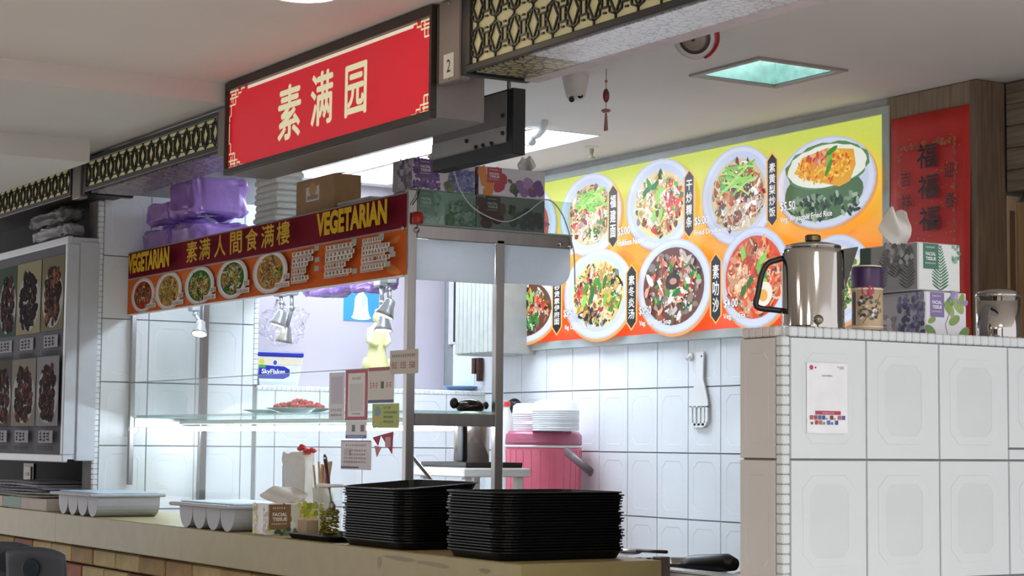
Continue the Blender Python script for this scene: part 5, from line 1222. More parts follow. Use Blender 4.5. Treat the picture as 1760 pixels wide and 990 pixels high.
tag(mb.build('drip_tray', M_DARK, None, None, (ux, uy, tz_)), 'dark drip tray under the steel urn', 'tray')
un = thing('steel_urn', 'polished steel urn on a dark tray, seen between the case posts', 'urn', (ux, uy, tz_ + .006))
mb = MB(); mb.smooth = True; mb.lathe((ux, uy, tz_ + .0062), [(ur, 0), (ur, .16), (ur * .95, .17), (ur * .5, .185)], 28); mb.build('body', mat('urn_steel', '#d6c6be', rough=.22, metal=.75), un)
MB().box((ux + ur * .2, uy - ur * 1.05, tz_ + .02), (ux + ur * .75, uy - ur * .7, tz_ + .15), .003).build('handle', M_BLACK, un, 'black handle')
# wok with black handle, ladle and an orange onion behind the kerb
wy = 1.02
hb = thing('stove_bench', 'low steel stove bench behind the tiled kerb', 'bench', (0.1, .95, 0))
MB().box((-.60, .60, .80), (.70, 1.30, .828), .003).build('bench_top', M_STEEL, hb)
for x in (-.56, .66):
    for y in (.64, 1.26): MB().box((x - .02, y - .02, 0), (x + .02, y + .02, .80)).build('leg', M_STEEL, hb)
a, b = (-0.254,0.7,0.921), (-0.063,0.7,0.929)
wk = thing('frying_pan', 'steel pan with a thick black handle behind the tiled kerb', 'pan', (a[0] - .2, .70, .83))
zr = 0.916; pcx, pcy, prr = a[0] - .165, .78, .15
mb = MB(); mb.smooth = True; mb.lathe((pcx, pcy, .829), [(.10, 0), (.12, .01), (prr, zr - .829), (prr + .004, zr - .827), (prr - .004, zr - .829), (.11, .014)], 36); mb.build('body', M_CHROME, wk)
mb = MB(); mb.smooth = True; mb.tube([(a[0] - .04, .71, a[2] - .002), (a[0], .70, a[2]), (a[0] + .03, .70, a[2] + .001), (b[0] - .03, .70, b[2] + .003), (b[0], .70, b[2])], [.010, .020, .024, .024, .017], 14, 1.0); mb.build('handle', M_BLACK, wk)
la, lb_ = (-0.659,0.8,0.934), (-0.495,0.8,0.936)
ld = thing('ladle', 'thin dark-handled ladle resting across the steel pan', 'ladle', la)
mb = MB(); mb.smooth = True; mb.tube([(la[0] + .02, .80, la[2] - .001), (lb_[0], .80, lb_[2])], .005, 8); mb.build('handle', mat('ladle_brown', '#3a2422', rough=.4), ld)
mb = MB(); mb.smooth = True; mb.ball((la[0] - .02, .80, la[2] - .006), (.045, .035, .010), 14, 6); mb.build('bowl', M_STEEL, ld)
c = (-0.003,0.66,0.926); mb = MB(); mb.smooth = True; mb.ball((c[0] + .02, .66, .829 + .044), (.045, .045, .044), 16, 10, .02, rnd); 
tag(mb.build('orange_onion', mat('onion', '#d98a5a', rough=.4, noise=.15), None, None, (c[0] + .02, .66, .829)), 'round orange onion half hidden by the tiled partition', 'onion')

# ================================================================ NOTICES ON THE CASE GLASS
def notice(name, label, x0, z1, x1, z0, y, draw, cat='notice', thick=.0012):
    t = thing(name, label, cat, ((x0 + x1) / 2, y, z0)); MB().box((x0, y - thick, z0), (x1, y, z1)).build('sheet', M_PAPER, t)
    p = Print(*front(y - thick), .0002); draw(p, x0, z0, x1 - x0, z1 - z0); p.build('print', M_PRINT, t); return t
rnd = random.Random(31); GY = .2755
R_ = lambda p, x, z, w, h, a, b, c, d, col: p.rect(x + w * a, z + h * b, x + w * c, z + h * d, col)
def d1(p, x, z, w, h):
    R_(p, x, z, w, h, 0, 0, 1, 1, '#e3e3ea'); R_(p, x, z, w, h, .12, .34, .88, .92, '#c9c3d6'); p.scribble(x + w * .12, z + h * .18, w * .75, h * .06, 6, '#5a5a6a', rnd); p.scribble(x + w * .12, z + h * .08, w * .75, h * .05, 7, '#5a5a6a', rnd)
def d2(p, x, z, w, h):
    R_(p, x, z, w, h, 0, 0, 1, 1, '#b3203a'); R_(p, x, z, w, h, .12, .07, .88, .93, '#e9e7e4'); R_(p, x, z, w, h, .20, .18, .80, .72, '#d6d4d2'); p.scribble(x + w * .3, z + h * .80, w * .4, h * .05, 6, '#55555a', rnd); p.scribble(x + w * .3, z + h * .11, w * .4, h * .03, 6, '#55555a', rnd)
def d3(p, x, z, w, h):
    R_(p, x, z, w, h, 0, 0, 1, 1, '#d9d2ca'); R_(p, x, z, w, h, 0, .90, 1, 1, '#a82c3a'); R_(p, x, z, w, h, 0, 0, 1, .09, '#2a3a6a'); p.scribble(x + w * .06, z + h * .42, w * .34, h * .16, 3, '#c0443a', rnd); R_(p, x, z, w, h, .50, .40, .62, .60, '#2c2c30'); p.scribble(x + w * .70, z + h * .42, w * .24, h * .16, 2, '#c0443a', rnd)
def d4(p, x, z, w, h):
    R_(p, x, z, w, h, 0, 0, 1, 1, '#a9b82a'); p.ell(x + w * .2, z + h * .68, w * .12, h * .22, '#6f8fb0', 12); p.ell(x + w * .2, z + h * .38, w * .10, h * .12, '#d89a30', 10)
    for k, n in enumerate((4, 8, 5, 5)): p.scribble(x + w * .42, z + h * (.78 - .19 * k), w * (.3, .52, .36, .4)[k], h * .10, n, '#2f3a18', rnd)
    p.scribble(x + w * .04, z + h * .08, w * .3, h * .12, 4, '#e8e8c0', rnd)
def d5(p, x, z, w, h):
    R_(p, x, z, w, h, 0, 0, 1, 1, '#e6e8ec'); R_(p, x, z, w, h, 0, .02, 1, .2, '#3a5aa8'); R_(p, x, z, w, h, .3, .4, .46, .78, '#4a5a6a'); R_(p, x, z, w, h, .72, .4, .9, .78, '#7a4a5a'); p.scribble(x + w * .1, z + h * .07, w * .8, h * .08, 9, '#dfe4f0', rnd)
def d6(p, x, z, w, h):
    R_(p, x, z, w, h, 0, 0, 1, 1, '#e2dfe6'); R_(p, x, z, w, h, 0, .96, 1, 1, '#8a3a5a'); R_(p, x, z, w, h, .0, .05, .6, .10, '#3a3a7a'); p.scribble(x + w * .15, z + h * .80, w * .7, h * .07, 10, '#a04a5a', rnd)
    for k in range(4): p.scribble(x + w * .1, z + h * (.62 - .13 * k), w * .75, h * .07, 9, ('#8a7a9a', '#b06a7a', '#7a7a8a', '#9a6a8a')[k], rnd)
    R_(p, x, z, w, h, .12, .48, .32, .72, '#c9c0cc')
def d8(p, x, z, w, h):
    R_(p, x, z, w, h, 0, 0, 1, 1, '#c9beb0'); p.scribble(x + w * .06, z + h * .70, w * .86, h * .13, 11, '#3f3a36', rnd)
    for k in range(3): p.scribble(x + w * (.06 + .32 * k), z + h * .22, w * .20, h * .30, 3, '#a85a48', rnd)
for nm, lb2, (a, b), dr in (
    ('payment_notice', 'pale lavender paper notice, leftmost on the case glass', ((-1.593,1.457),(-1.485,1.307)), d1),
    ('payment_notice', 'white notice in a thick red frame on the case glass', ((-1.479,1.463),(-1.328,1.306)), d2),
    ('beige_notice', 'beige notice with red top and navy bottom bands on the case glass', ((-1.325,1.466),(-1.16,1.357)), d3),
    ('green_notice', 'lime green notice on the case glass next to the right post', ((-1.295,1.355),(-1.125,1.281)), d4),
    ('small_notice', 'small white notice with a blue bottom band below the red frame', ((-1.473,1.303),(-1.333,1.249)), d5),
    ('leaflet', 'pinkish white leaflet low on the case glass, above the black trays', ((-1.503,1.243),(-1.3,1.153)), d6),
    ('card_notice', 'beige card with small red lettering across the right case post', ((-1.179,1.513),(-1.004,1.442)), d8)):
    notice(nm, lb2, a[0], a[1], b[0], b[1], 0.2715 if nm == 'card_notice' else GY, dr)
rp = thing('red_pennant', 'torn red paper pennant stuck on the case glass below the lime notice', 'pennant', (-1.216,0.275,1.204))
mb = MB()
for tri in [[(-1.237,1.26),(-1.159,1.27),(-1.165,1.204)],[(-1.289,1.252),(-1.237,1.26),(-1.255,1.228)]]: mb.prism(tri, .2730, .2750, lambda u, v, h: (u, h, v))
mb.build('red_paper', mat('pennant_red', '#b3203a', rough=.6), rp)
mb = MB(); mb.prism([(-1.277,1.228),(-1.232,1.224),(-1.261,1.193)], .2732, .2748, lambda u, v, h: (u, h, v)); mb.build('pink_paper', mat('pennant_pink', '#d98a9a', rough=.6), rp)
p = Print(*front(.2730)); a = (-1.189,1.239); p.rect(a[0] - .018, a[1] - .015, a[0] + .018, a[1] + .015, '#d0909a'); p.build('pale_patch', M_PRINT, rp)

# ================================================================ ON THE PARTITION
TOP = 1.4792; K = .00120
rh = Vector((.5278, .8493, 0)); up = Vector((0, 0, 1))
kc = Vector((.826, .205, TOP))
kt = thing('water_pitcher', 'tall polished steel water pitcher with a black handle on the tiled partition', 'pitcher', kc)
kr = .0665; kh = .176
mb = MB(); mb.smooth = True; mb.lathe(kc, [(kr * .96, 0), (kr, .004), (kr, .012), (kr * .985, .02), (kr * .975, kh - .012), (kr * .95, kh - .004), (kr * .86, kh + .002)], 40); mb.build('body', M_CHROME, kt)
mb = MB(); mb.smooth = True; mb.lathe(kc + up * (kh + .0025), [(kr * .9, 0), (kr * .88, .004), (kr * .55, .010), (.018, .012)], 40); mb.build('lid', M_CHROME, kt)
mb = MB(); mb.lathe(kc + up * (kh + .014), [(.013, 0), (.017, .004), (.017, .013), (.014, .016)], 16); mb.build('knob', mat('knob_bronze', '#6a5f48', rough=.25, metal=.9), kt)
mb = MB(); s0 = kc + rh * kr * .90; q = Vector((.8493, -.5278, 0))
v_ = [s0 + up * (kh - .002) - q * .030, s0 + up * (kh - .002) + q * .030, kc + rh * (kr + .030) + up * (kh + .006), s0 + rh * .008 + up * (kh - .085), s0 - rh * .03 + up * (kh - .002)]
mb.add(v_, [(0, 2, 3), (1, 3, 2), (0, 3, 1), (0, 1, 2)]); mb.build('spout', M_CHROME, kt)
mb = MB(); mb.smooth = True
HP = lambda dx, y: kc + rh * (dx * K) + up * ((572 - y) * K)
mb.tube(spline([HP(-53, 442), HP(-66, 446), HP(-80, 452), HP(-90, 470), HP(-97, 505), HP(-101, 524), HP(-92, 531), HP(-72, 533), HP(-55, 535)], 3), .0062, 10); mb.build('handle', mat('handle_black', '#1c1413', rough=.3), kt, 'black handle')
mb = MB(); mb.smooth = True; mb.lathe(kc + q * kr * .95 + up * .022 + rh * .0, [(.010, 0), (.010, .012), (.006, .016)], 12, Vector((0, 0, 1)).rotation_difference(q).to_matrix().to_4x4()); mb.build('boss', mat('boss_bronze', '#8a7f70', rough=.25, metal=.9), kt)
# thermos
tc_ = Vector((.832, .352, TOP)); th = thing('thermos_flask', 'small purple-capped thermos with a floral wrap between pitcher and tissue boxes', 'flask', tc_); tr = .0335
mb = MB(); mb.smooth = True; mb.lathe(tc_, [(tr * .98, 0), (tr, .003), (tr, .100)], 28); mb.build('body', mat('thermos_cream', '#c9b08a', rough=.4, noise=.08), th)
mb = MB(); mb.smooth = True; mb.lathe(tc_, [(tr * 1.01, -.0), (tr * 1.02, .002), (tr * 1.02, .008), (tr, .009)], 28); mb.build('base_band', mat('thermos_purple', '#3f2350', rough=.35), th)
mb = MB(); mb.smooth = True; mb.lathe(tc_ + up * .1001, [(tr * 1.01, 0), (tr * 1.02, .002), (tr * 1.02, .040), (tr * .99, .044), (tr * .5, .0445)], 28); mb.build('cap', MATS['thermos_purple'], th, 'purple cap')
mb = MB(); mb.lathe(tc_ + up * .1446, [(tr * .9, 0), (tr * .9, .003), (tr * .3, .004)], 24); mb.build('cap_top', mat('cap_cream', '#d8d6a8', rough=.4), th)
fa = math.atan2(-2.82, 3.10)   # towards the hall
p = Print(lambda u, v: (tc_.x + (tr + .0006) * math.cos(fa + u / tr), tc_.y + (tr + .0006) * math.sin(fa + u / tr), tc_.z + v), (0, 0, 0), 0)
class _Wrap(Print):
    def poly(s, pts, col, tri=None):
        s.k = getattr(s, 'k', 0) + 1; dd = .0004 + s.k * .00001
        s.fn = lambda u, v: (tc_.x + (tr + dd) * math.cos(fa + u / tr), tc_.y + (tr + dd) * math.sin(fa + u / tr), tc_.z + v); Print.poly(s, pts, col, tri)
p = _Wrap(None, (0, 0, 0), 0, 0)
for k in range(12):
    a = -.052 + .104 * k / 12; p.rect(a, .014, a + .104 / 12, .017, '#efe6d4'); p.rect(a, .095, a + .104 / 12, .098, '#e8dcc8')
for k in range(3): p.rect(-.040 + k * .005, .020, -.035 + k * .005, .090, '#4a2e30')
p.rect(-.026, .020, -.024, .094, '#efe6d4')
p.ell(.001, .092, .014, .012, '#b23a52', 14)
rnd = random.Random(9)
for k in range(46):
    p.ell(rnd.uniform(-.020, .034), rnd.uniform(.030, .080), rnd.uniform(.002, .005), rnd.uniform(.002, .0045), rnd.choice(('#4a4c52', '#e8e6e0', '#6a6c70', '#34363c', '#7a7a58')), 8, rnd.uniform(0, 3), .2, rnd)
p.stroke([(-.01, .022), (.004, .045), (.020, .06), (.03, .085)], .0012, '#4a4038')
p.build('floral_wrap', M_PRINT, th)
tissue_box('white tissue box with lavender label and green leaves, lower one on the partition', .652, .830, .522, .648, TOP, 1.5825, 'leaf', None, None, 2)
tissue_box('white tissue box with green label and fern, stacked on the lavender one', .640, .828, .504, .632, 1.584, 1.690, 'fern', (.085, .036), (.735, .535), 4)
cc = Vector((.83, .748, TOP)); cn = thing('steel_canister', 'polished steel canister with a domed lid at the right end of the partition', 'canister', cc)
r_ = .0505; h_ = .098
mb = MB(); mb.smooth = True; mb.lathe(cc, [(r_ * .98, 0), (r_, .003), (r_, h_)], 36); mb.build('body', M_CHROME, cn)
mb = MB(); mb.smooth = True; mb.lathe(cc + up * (h_ + .0005), [(r_ * 1.03, 0), (r_ * 1.03, .006), (r_ * .9, .013), (r_ * .5, .019), (r_ * .1, .020)], 36); mb.build('lid', M_CHROME, cn)
# payment sticker on the partition tile
sy0, sy1, sz0, sz1 = 0.123, 0.233, 1.266, 1.411
ps = thing('payment_sticker', 'white payment sticker with a red bar and rows of small logos on partition tile', 'sticker', (.901, (sy0 + sy1) / 2, sz0))
MB().box((.9002, sy0, sz0), (.9014, sy1, sz1)).build('sheet', mat('sticker_white', '#e6e8ec', rough=.35), ps)
p = Print(*side(.9014), .0002); w_, h_ = sy1 - sy0, sz1 - sz0; PU = lambda a, b: (sy0 + a * w_, sz0 + b * h_); rnd = random.Random(14)
p.ell(*PU(.11, .93), .0052, .0052, '#b8304a', 16); p.ell(*PU(.21, .93), .0024, .0024, '#b8304a', 10); p.scribble(*PU(.74, .935), w_ * .17, .003, 6, '#5a5a60', rnd); p.scribble(*PU(.80, .915), w_ * .11, .0025, 4, '#5a5a60', rnd)
p.scribble(*PU(.36, .805), w_ * .26, .0035, 9, '#44444a', rnd)
p.rect(*PU(.20, .265), *PU(.82, .318), '#b22442'); p.scribble(*PU(.36, .280), w_ * .30, .0028, 9, '#f0d8dc', rnd)
cl = ('#b8485a', '#a83a4a', '#3a5a9a', '#2f4a8a', '#9a9aa4', '#6a2a34', '#b89aa0', '#b85a6a', '#5a4a9a')
for k in range(9):
    u, v = PU(.065 + .098 * k, .195); s_ = .0042 if k not in (4, 6) else .002; p.rect(u, v, u + s_ * 2, v + s_ * 2, cl[k])
for k, c_ in enumerate(('#4a3a44', '#b8303a', '#b06a5a', '#7a7a84', '#3a6ab0', '#4a5a8a', '#2a4a90')):
    u, v = PU(.09 + .098 * k, .125); s_ = .004 if k not in (0, 3, 5) else .0024; p.rect(u, v, u + s_ * 2, v + s_ * 2.1, c_)
p.build('sticker_print', M_GLOSSPRINT, ps)['kind'] = 'stuff'

# ================================================================ ON THE COUNTER
CT = .9503
# trays: one mesh per stack, every tray an object
def tray_mesh(lx, ly, h=.022, fl=.018, rc=.05, seg=4):
    def ring(ix, z):
        out = []; r = max(rc - ix, .01)
        for (sx, sy, a0) in ((1, -1, -PI / 2), (1, 1, 0), (-1, 1, PI / 2), (-1, -1, PI)):
            for k in range(seg + 1):
                t = a0 + PI / 2 * k / seg; out.append((sx * (lx / 2 - ix - r) + r * math.cos(t), sy * (ly / 2 - ix - r) + r * math.sin(t), z))
        return out
    rings = [ring(fl, 0), ring(.006, h - .004), ring(0, h - .003), ring(0, h), ring(.008, h), ring(fl + .003, .003)]
    n = len(rings[0]); mb = MB()
    vs = [p for r in rings for p in r]; fs = [tuple(range(n))[::-1]] + [(a * n + k, a * n + (k + 1) % n, (a + 1) * n + (k + 1) % n, (a + 1) * n + k) for a in range(len(rings) - 1) for k in range(n)] + [tuple(5 * n + k for k in range(n))]
    return mb.add(vs, fs)
M_TRAY = mat('tray_black', '#0b0b0c', rough=.42, noise=.15, nscale=30, spec=.3)
rnd = random.Random(17)
def tray_stack(cx, cy, lx, ly, n, step, where, jit=.004, tilt=0.0, rot=0.0):
    me = None
    for k in range(n):
        if me is None: o = tray_mesh(lx, ly).build('serving_tray', M_TRAY, None); me = o.data
        else: o = bpy.data.objects.new('serving_tray', me); COL.objects.link(o)
        top = k == n - 1
        o.location = (cx + rnd.uniform(-jit, jit), cy + rnd.uniform(-jit, jit), CT + .0003 + step * k + (.010 if top and tilt else 0)); o.rotation_euler.z = rot + rnd.uniform(-.012, .012)
        if top and tilt: o.rotation_euler.x = tilt
        if top: tag(o, 'black serving tray, topmost of the ' + where, 'tray', 'black serving trays stacked on the counter')
        elif k == 0: tag(o, 'black serving tray at the bottom of the ' + where, 'tray', 'black serving trays stacked on the counter')
        else: tag(o, 'black serving tray nested in the ' + where, 'tray', 'black serving trays, ' + where)
tray_stack(-.800, .138, .385, .262, 20, .0074, 'left-hand tray stack on the counter', .003, math.radians(4.2))
tray_stack(-.247, .198, .305, .385, 21, .0073, 'right-hand tray stack at the counter corner', .004)
M_CUT = mat('grey_plastic', '#a9abb0', rough=.45, noise=.03)
def cutlery(label, x0, x1, y0, y1, z1, contents):
    t = thing('cutlery_tray', label, 'cutlery tray', ((x0 + x1) / 2, (y0 + y1) / 2, CT)); w4 = (x1 - x0) / 4
    zt = z1 - .012; pr_ = [(x0, zt)]
    for k in range(4):
        a = x0 + w4 * k + .003; b = x0 + w4 * (k + 1) - .003; m_ = (a + b) / 2; r = (b - a) / 2; zc = CT + r * 1.05
        pr_ += [(m_ - r * math.cos(t_), zc - r * 1.05 * math.sin(t_)) for t_ in [PI * j / 10 for j in range(11)]]
        if k < 3: pr_.append((b + .003, zt - .02))
    pr_ += [(x1, zt)]
    # one channel per mesh
    for k in range(4):
        a = x0 + w4 * k; b = a + w4 - .002; m_ = (a + b) / 2; r = (b - a) / 2; zc = CT + min(r * 1.05, zt - CT - .01); ry = zc - CT
        po_ = [(a, zt)] + [(m_ - r * math.cos(PI * j / 12), zc - ry * math.sin(PI * j / 12)) for j in range(13)] + [(b, zt)]
        mb = MB(); mb.prism(po_, y0, y1, lambda u, v, h: (u, h, v)); mb.build('channel', M_CUT, t)
    mb = MB(); mb.box((x0 - .012, y0 - .035, zt), (x1 + .010, y1 + .02, z1), .004); mb.build('rim', M_CUT, t)
    MB().box((x0 + .01, y0 + .0, z1), (x1 - .01, y1 - .005, z1 + .005), .002).build('liner', mat('liner_blue', '#c3d6e4', rough=.5, noise=.08, nscale=20), t, 'pale blue liner')
    return t
cutlery('grey four-channel cutlery tray at the left, beside the newspapers', -3.395, -2.955, .006, .250, 1.036, 0)
cutlery('grey four-channel cutlery tray in the middle, left of the yellow tissue box', -2.160, -1.705, .006, .245, 1.034, 0)
tissue_box('white tissue box with yellow flowers and brown label on the counter', -1.603, -1.492, .022, .215, CT, 1.047, 'yellow', (.052, .078), (-1.545, .105), 4)
# little black tray with condiments
o = tray_mesh(.34, .19, .018).build('condiment_tray', M_TRAY, None); o.location = (-1.205, .105, CT + .0003); tag(o, 'small black tray carrying toothpicks and pickled chillies, left of the tray stacks', 'tray')
bt_ = CT + .0035
c = (-1.288, .06)
tp = thing('toothpick_box', 'small cardboard box of toothpicks on the small black tray', 'box', (c[0], c[1], bt_))
MB().box((c[0] - .030, c[1] - .02, bt_), (c[0] + .030, c[1] + .02, bt_ + .052), .001).build('carton', mat('tan_card', '#b09a80', rough=.7, noise=.08), tp)
mb = MB(); r2 = random.Random(5)
for k in range(40):
    x = c[0] + r2.uniform(-.027, .027); y = c[1] + r2.uniform(-.017, .017); mb.tube([(x, y, bt_ + .03), (x + r2.uniform(-.002, .002), y, bt_ + .058 + r2.uniform(0, .003))], .0012, 4)
o = mb.build('toothpicks', mat('toothpick_wood', '#d9b98a', rough=.6), tp); o['kind'] = 'stuff'
jc = (-1.225, .10)
jr = thing('chilli_jar', 'clear jar of pickled green chillies on the small black tray', 'jar', (jc[0], jc[1], bt_))
mb = MB(); mb.smooth = True; mb.lathe((jc[0], jc[1], bt_), [(.030, 0), (.032, .004), (.037, .150), (.0385, .152), (.0385, .155)], 26, None, 1, 1, False); mb.build('glass_wall', glass('jar_glass', (.95, .965, .955), .6), jr)
mb = MB(); mb.smooth = True; mb.lathe((jc[0], jc[1], bt_ + .150), [(.037, 0), (.042, .002), (.042, .009), (.037, .010)], 26, None, 1, 1, True); mb.build('rim', M_WHITE, jr, 'white rim')
mb = MB(); mb.smooth = True
for k in range(150):
    a = r2.uniform(0, 2 * PI); z = r2.uniform(.008, .085); R0 = (.024 + .004 * z / .085); d = math.sqrt(r2.uniform(.35, 1)); x, y = jc[0] + R0 * d * math.cos(a), jc[1] + R0 * d * math.sin(a)
    mb.ball((x, y, bt_ + z), (.006, .006, .0035), 6, 4, .3, r2)
mb.build('chillies', mat('chilli_green', '#94862a', rough=.3, noise=.5, nscale=120), jr, 'green and yellow sliced chillies', None, 'stuff')
def spoon(label, a, b, name='spoon'):
    t = thing(name, label, 'spoon', a); a, b = Vector(a), Vector(b); d = (b - a).normalized()
    mb = MB(); mb.smooth = True; mb.tube([a, a + (b - a) * .35], [.003, .003], 8); mb.build('stem', M_STEEL, t)
    mb = MB(); mb.smooth = True; mb.tube([a + (b - a) * .30, a + (b - a) * .55, b - d * .01, b], [.0045, .0055, .0062, .003], 10); mb.build('handle', mat('dark_red_handle', '#4a1418', rough=.3), t, 'dark red handle')
    mb = MB(); mb.smooth = True; mb.ball(a - d * .012, (.012, .012, .016), 10, 7); mb.build('bowl', M_STEEL, t)
    mb = MB(); mb.lathe(b - d * .012 + Vector((.004, -.0035, 0)), [(.0042, 0), (.0042, .0012)], 12, Vector((0, 0, 1)).rotation_difference(Vector((.75, -.66, 0))).to_matrix().to_4x4()); mb.build('hanging_hole', M_WHITE, t)
    return t
spoon('dark red handled spoon standing in the chilli jar', (jc[0] + .010, jc[1], bt_ + .105), (-1.266,0.1,1.2))
# paper bag and chopsticks behind
c = (-1.74, .245)
pbg = thing('paper_bag', 'white paper bag tied with a red twist behind the yellow tissue box', 'bag', (c[0], c[1], CT))
zt = 1.213
pillow(c[0] - .105, c[0] + .085, c[1] - .024, c[1] + .024, CT, zt, 33, .035, .20).build('bag', M_TISSUE, pbg)
mb = MB(); mb.smooth = True
for q in range(5): mb.ball((c[0] + .005 + .022 * q, c[1] - .006 * (q % 2), zt + .004 + .006 * math.sin(q * 2.0) - .003 * q), (.016, .012, .009), 8, 5, .25, r2)
mb.build('red_twist', mat('twist_red', '#d23a3a', rough=.5), pbg, 'red twist')
c = (-1.536, .232); zc = 1.094
cup = thing('chopstick_cup', 'white cup holding wrapped chopsticks behind the chilli jar', 'cup', (c[0], c[1], CT))
mb = MB(); mb.smooth = True; mb.lathe((c[0], c[1], CT), [(.026, 0), (.033, zc - CT - .03), (.035, zc - CT), (.032, zc - CT), (.028, .03)], 24); mb.build('body', mat('cup_white', '#d8d8d0', rough=.5), cup)
stick = None
for k in range(14):
    a = r2.uniform(0, 2 * PI); d = r2.uniform(.0, .020); b = r2.uniform(-.035, .035)
    o = MB().tube([(c[0] + d * math.cos(a) * .7, c[1] + d * math.sin(a) * .7, CT + .035), (c[0] + d * math.cos(a) + b, c[1] + d * math.sin(a) + r2.uniform(-.01, .02), zc + r2.uniform(.055, .085))], .0042, 6).build('chopstick', mat(r2.choice(('stick_wood', 'stick_pink')), '#c9a880' if r2.random() < .7 else '#d0a090', rough=.6, noise=.15), None, None, (c[0], c[1], CT + .03))
    tag(o, 'thin wrapped wooden chopstick standing in the white cup', 'chopstick', 'chopsticks in the white cup')
c = (-0.86, 0.147)
mb = MB(); mb.smooth = True; mb.lathe((-.865, .365, CT), [(.030, 0), (.034, .10), (.032, .10), (.028, .006)], 18)
tag(mb.build('spoon_cup', M_WHITE, None, None, (-.865, .365, CT)), 'white cup behind the left-hand tray stack', 'cup')
spoon('dark red handled spoon rising behind the left-hand tray stack', (-.870, .362, CT + .06), (-1.232,0.375,1.202))
# newspapers, carton and socket at the far left
gc = thing('green_carton', 'low green and white carton under the newspapers at the counter end', 'box', (-3.76, .14, CT))
MB().box((-4.05, .012, CT), (-3.56, .145, 1.000), .002).build('body', mat('carton_white', '#b9aea0', rough=.6), gc)
p = Print(*front(.012)); a, b = -4.132, -3.883; p.rect(a, CT + .003, b, .997, '#3f6a4c'); p.rect(a - .06, CT + .003, a - .004, .997, '#b08a50'); p.build('print', M_PRINT, gc)
for k, (x0, x1, y0, y1, col) in enumerate(((-4.32, -3.60, .0, .27, '#8f8c86'), (-4.30, -3.60, .01, .28, '#a9a6a2'), (-4.36, -3.64, .0, .28, '#7f7d80'), (-4.28, -3.58, .02, .285, '#8a90b4'), (-4.34, -3.66, .01, .28, '#9a9894'), (-4.30, -3.70, .02, .28, '#77757a'))):
    z = 1.0015 + k * .0105
    def fn(u, v, x0=x0, x1=x1, y0=y0, y1=y1, z=z, k=k): return (x0 + (x1 - x0) * u, y0 + (y1 - y0) * v, z + .002 + .0018 * math.sin(u * 7 + k))
    o = cloth('newspaper', mat('newsprint_%d' % k, col, rough=.85, noise=.25, nscale=30, stretch=(1, 8, 1)), 14, 6, fn, ((x0 + x1) / 2, (y0 + y1) / 2, z), None, None, .0075)
    o.modifiers['thickness'].offset = 1
    tag(o, ('folded newspaper with a bluish edge in the pile at the far left' if k == 3 else 'topmost folded newspaper of the pile at the far left' if k == 5 else 'folded grey newspaper in the pile at the far left of the counter'), 'newspaper', 'newspapers piled on the green carton')
sk = thing('wall_socket', 'cream wall socket with a black surround below the dark meat menu', 'socket', (-4.674,0.296,1.069))
c = (-4.674,0.296,1.077)
MB().box((c[0] - .075, .292, c[2] - .05), (c[0] + .075, .2995, c[2] + .05), .003).build('surround', M_BLACK, sk)
MB().box((c[0] - .045, .286, c[2] - .032), (c[0] + .05, .292, c[2] + .036), .003).build('plate', mat('socket_cream', '#b9b09c', rough=.5), sk)
MB().box((c[0] - .02, .284, c[2] - .006), (c[0] + .02, .2865, c[2] + .008)).build('switch', M_BLACK, sk)

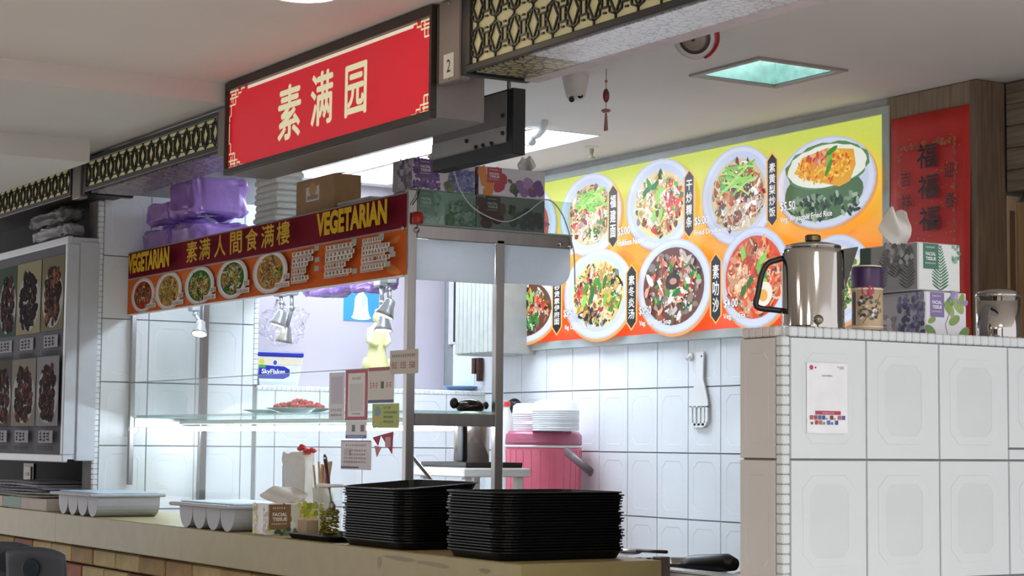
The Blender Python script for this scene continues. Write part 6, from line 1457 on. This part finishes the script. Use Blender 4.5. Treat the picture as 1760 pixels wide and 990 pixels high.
# ================================================================ CHAIRS
M_CHAIR = mat('chair_grey', '#4a4e58', rough=.45, noise=.06)
def chair(label, x, y):
    """small moulded chair turned a little away from the counter"""
    t = thing('dining_chair', label, 'chair', (0, 0, 0)); w2 = .125
    def shell(u, v):
        a = (u - .5) * 2; top = .872 - .022 * abs(a) ** 2.6
        return (a * w2 * (1 - .06 * v), .018 * a * a - .02 - .05 * v, .47 + (top - .47) * v)
    cloth('backrest', M_CHAIR, 16, 12, shell, None, t, None, .012)
    mb = MB(); mb.smooth = True; mb.lathe((0, -.0705, .800), [(.034, 0), (.034, .006), (.029, .008)], 22, Matrix.Rotation(PI / 2, 4, 'X')); mb.build('round_boss', mat('chair_navy', '#1c2636', rough=.5), t, 'dark navy round inset')
    MB().box((-.13, -.01, .43), (.13, .25, .455), .02).build('seat', M_CHAIR, t)
    for a in (-.11, .11):
        for b in (.02, .23): MB().tube([(a, b, .43), (a * 1.15, b + (.02 if b > .1 else -.03), 0)], .011, 8).build('leg', M_DARK, t)
        MB().tube([(a * .8, .01, .44), (a * .8, -.012, .56)], .009, 8).build('back_stay', M_DARK, t)
    t.location = (x, y, 0); t.rotation_euler.z = math.radians(38); return t
chair('dark grey moulded chair with a round navy inset, nearest under the counter', -2.544, -.33)
chair('dark grey moulded chair cut by the left photo edge, behind the nearer chair', -2.904, -.31)

# ================================================================ SUB-PARTS: pieces that belong to one part of their thing
SUB = {'bulb': 'shade', 'knob': 'lid', 'strip_print': 'menu_strip', 'strip_edge': 'menu_strip', 'glass_edge': 'front_glass', 'print': 'sheet', 'poster_print': 'sheet', 'sticker_print': 'sheet',
       'red_twist': 'bag', 'port_strip': 'back_plate', 'opening': 'carton', 'side_print': 'carton', 'front_print': 'carton', 'round_boss': 'backrest', 'toothpicks': 'carton', 'brush_lettering': 'paper',
       'label_print': 'body', 'floral_wrap': 'body', 'picture_label': 'body', 'number_label': 'end_cover', 'cap_top': 'cap', 'pivot': 'handle', 'worn_edge': 'worktop', 'pale_patch': 'red_paper',
       'gong': 'shell', 'dark_ring': 'shell', 'red_stripe': 'shell', 'hole': 'handle', 'hanging_hole': 'handle', 'lens': 'body', 'rib': 'body', 'spout': 'body', 'boss': 'body', 'liner': 'rim', 'switch': 'plate', 'backlit_panel': 'housing'}
base = lambda o: o.name.split('.')[0]
for root in [o for o in S.objects if o.parent is None]:
    kids = list(root.children)
    for ch in kids:
        want = SUB.get(base(ch))
        if not want or ch.children: continue
        for q in kids:
            if q is not ch and base(q) == want and q.parent is root and q.location.length < 1e-6 and ch.location.length < 1e-6:
                ch.parent = q; break
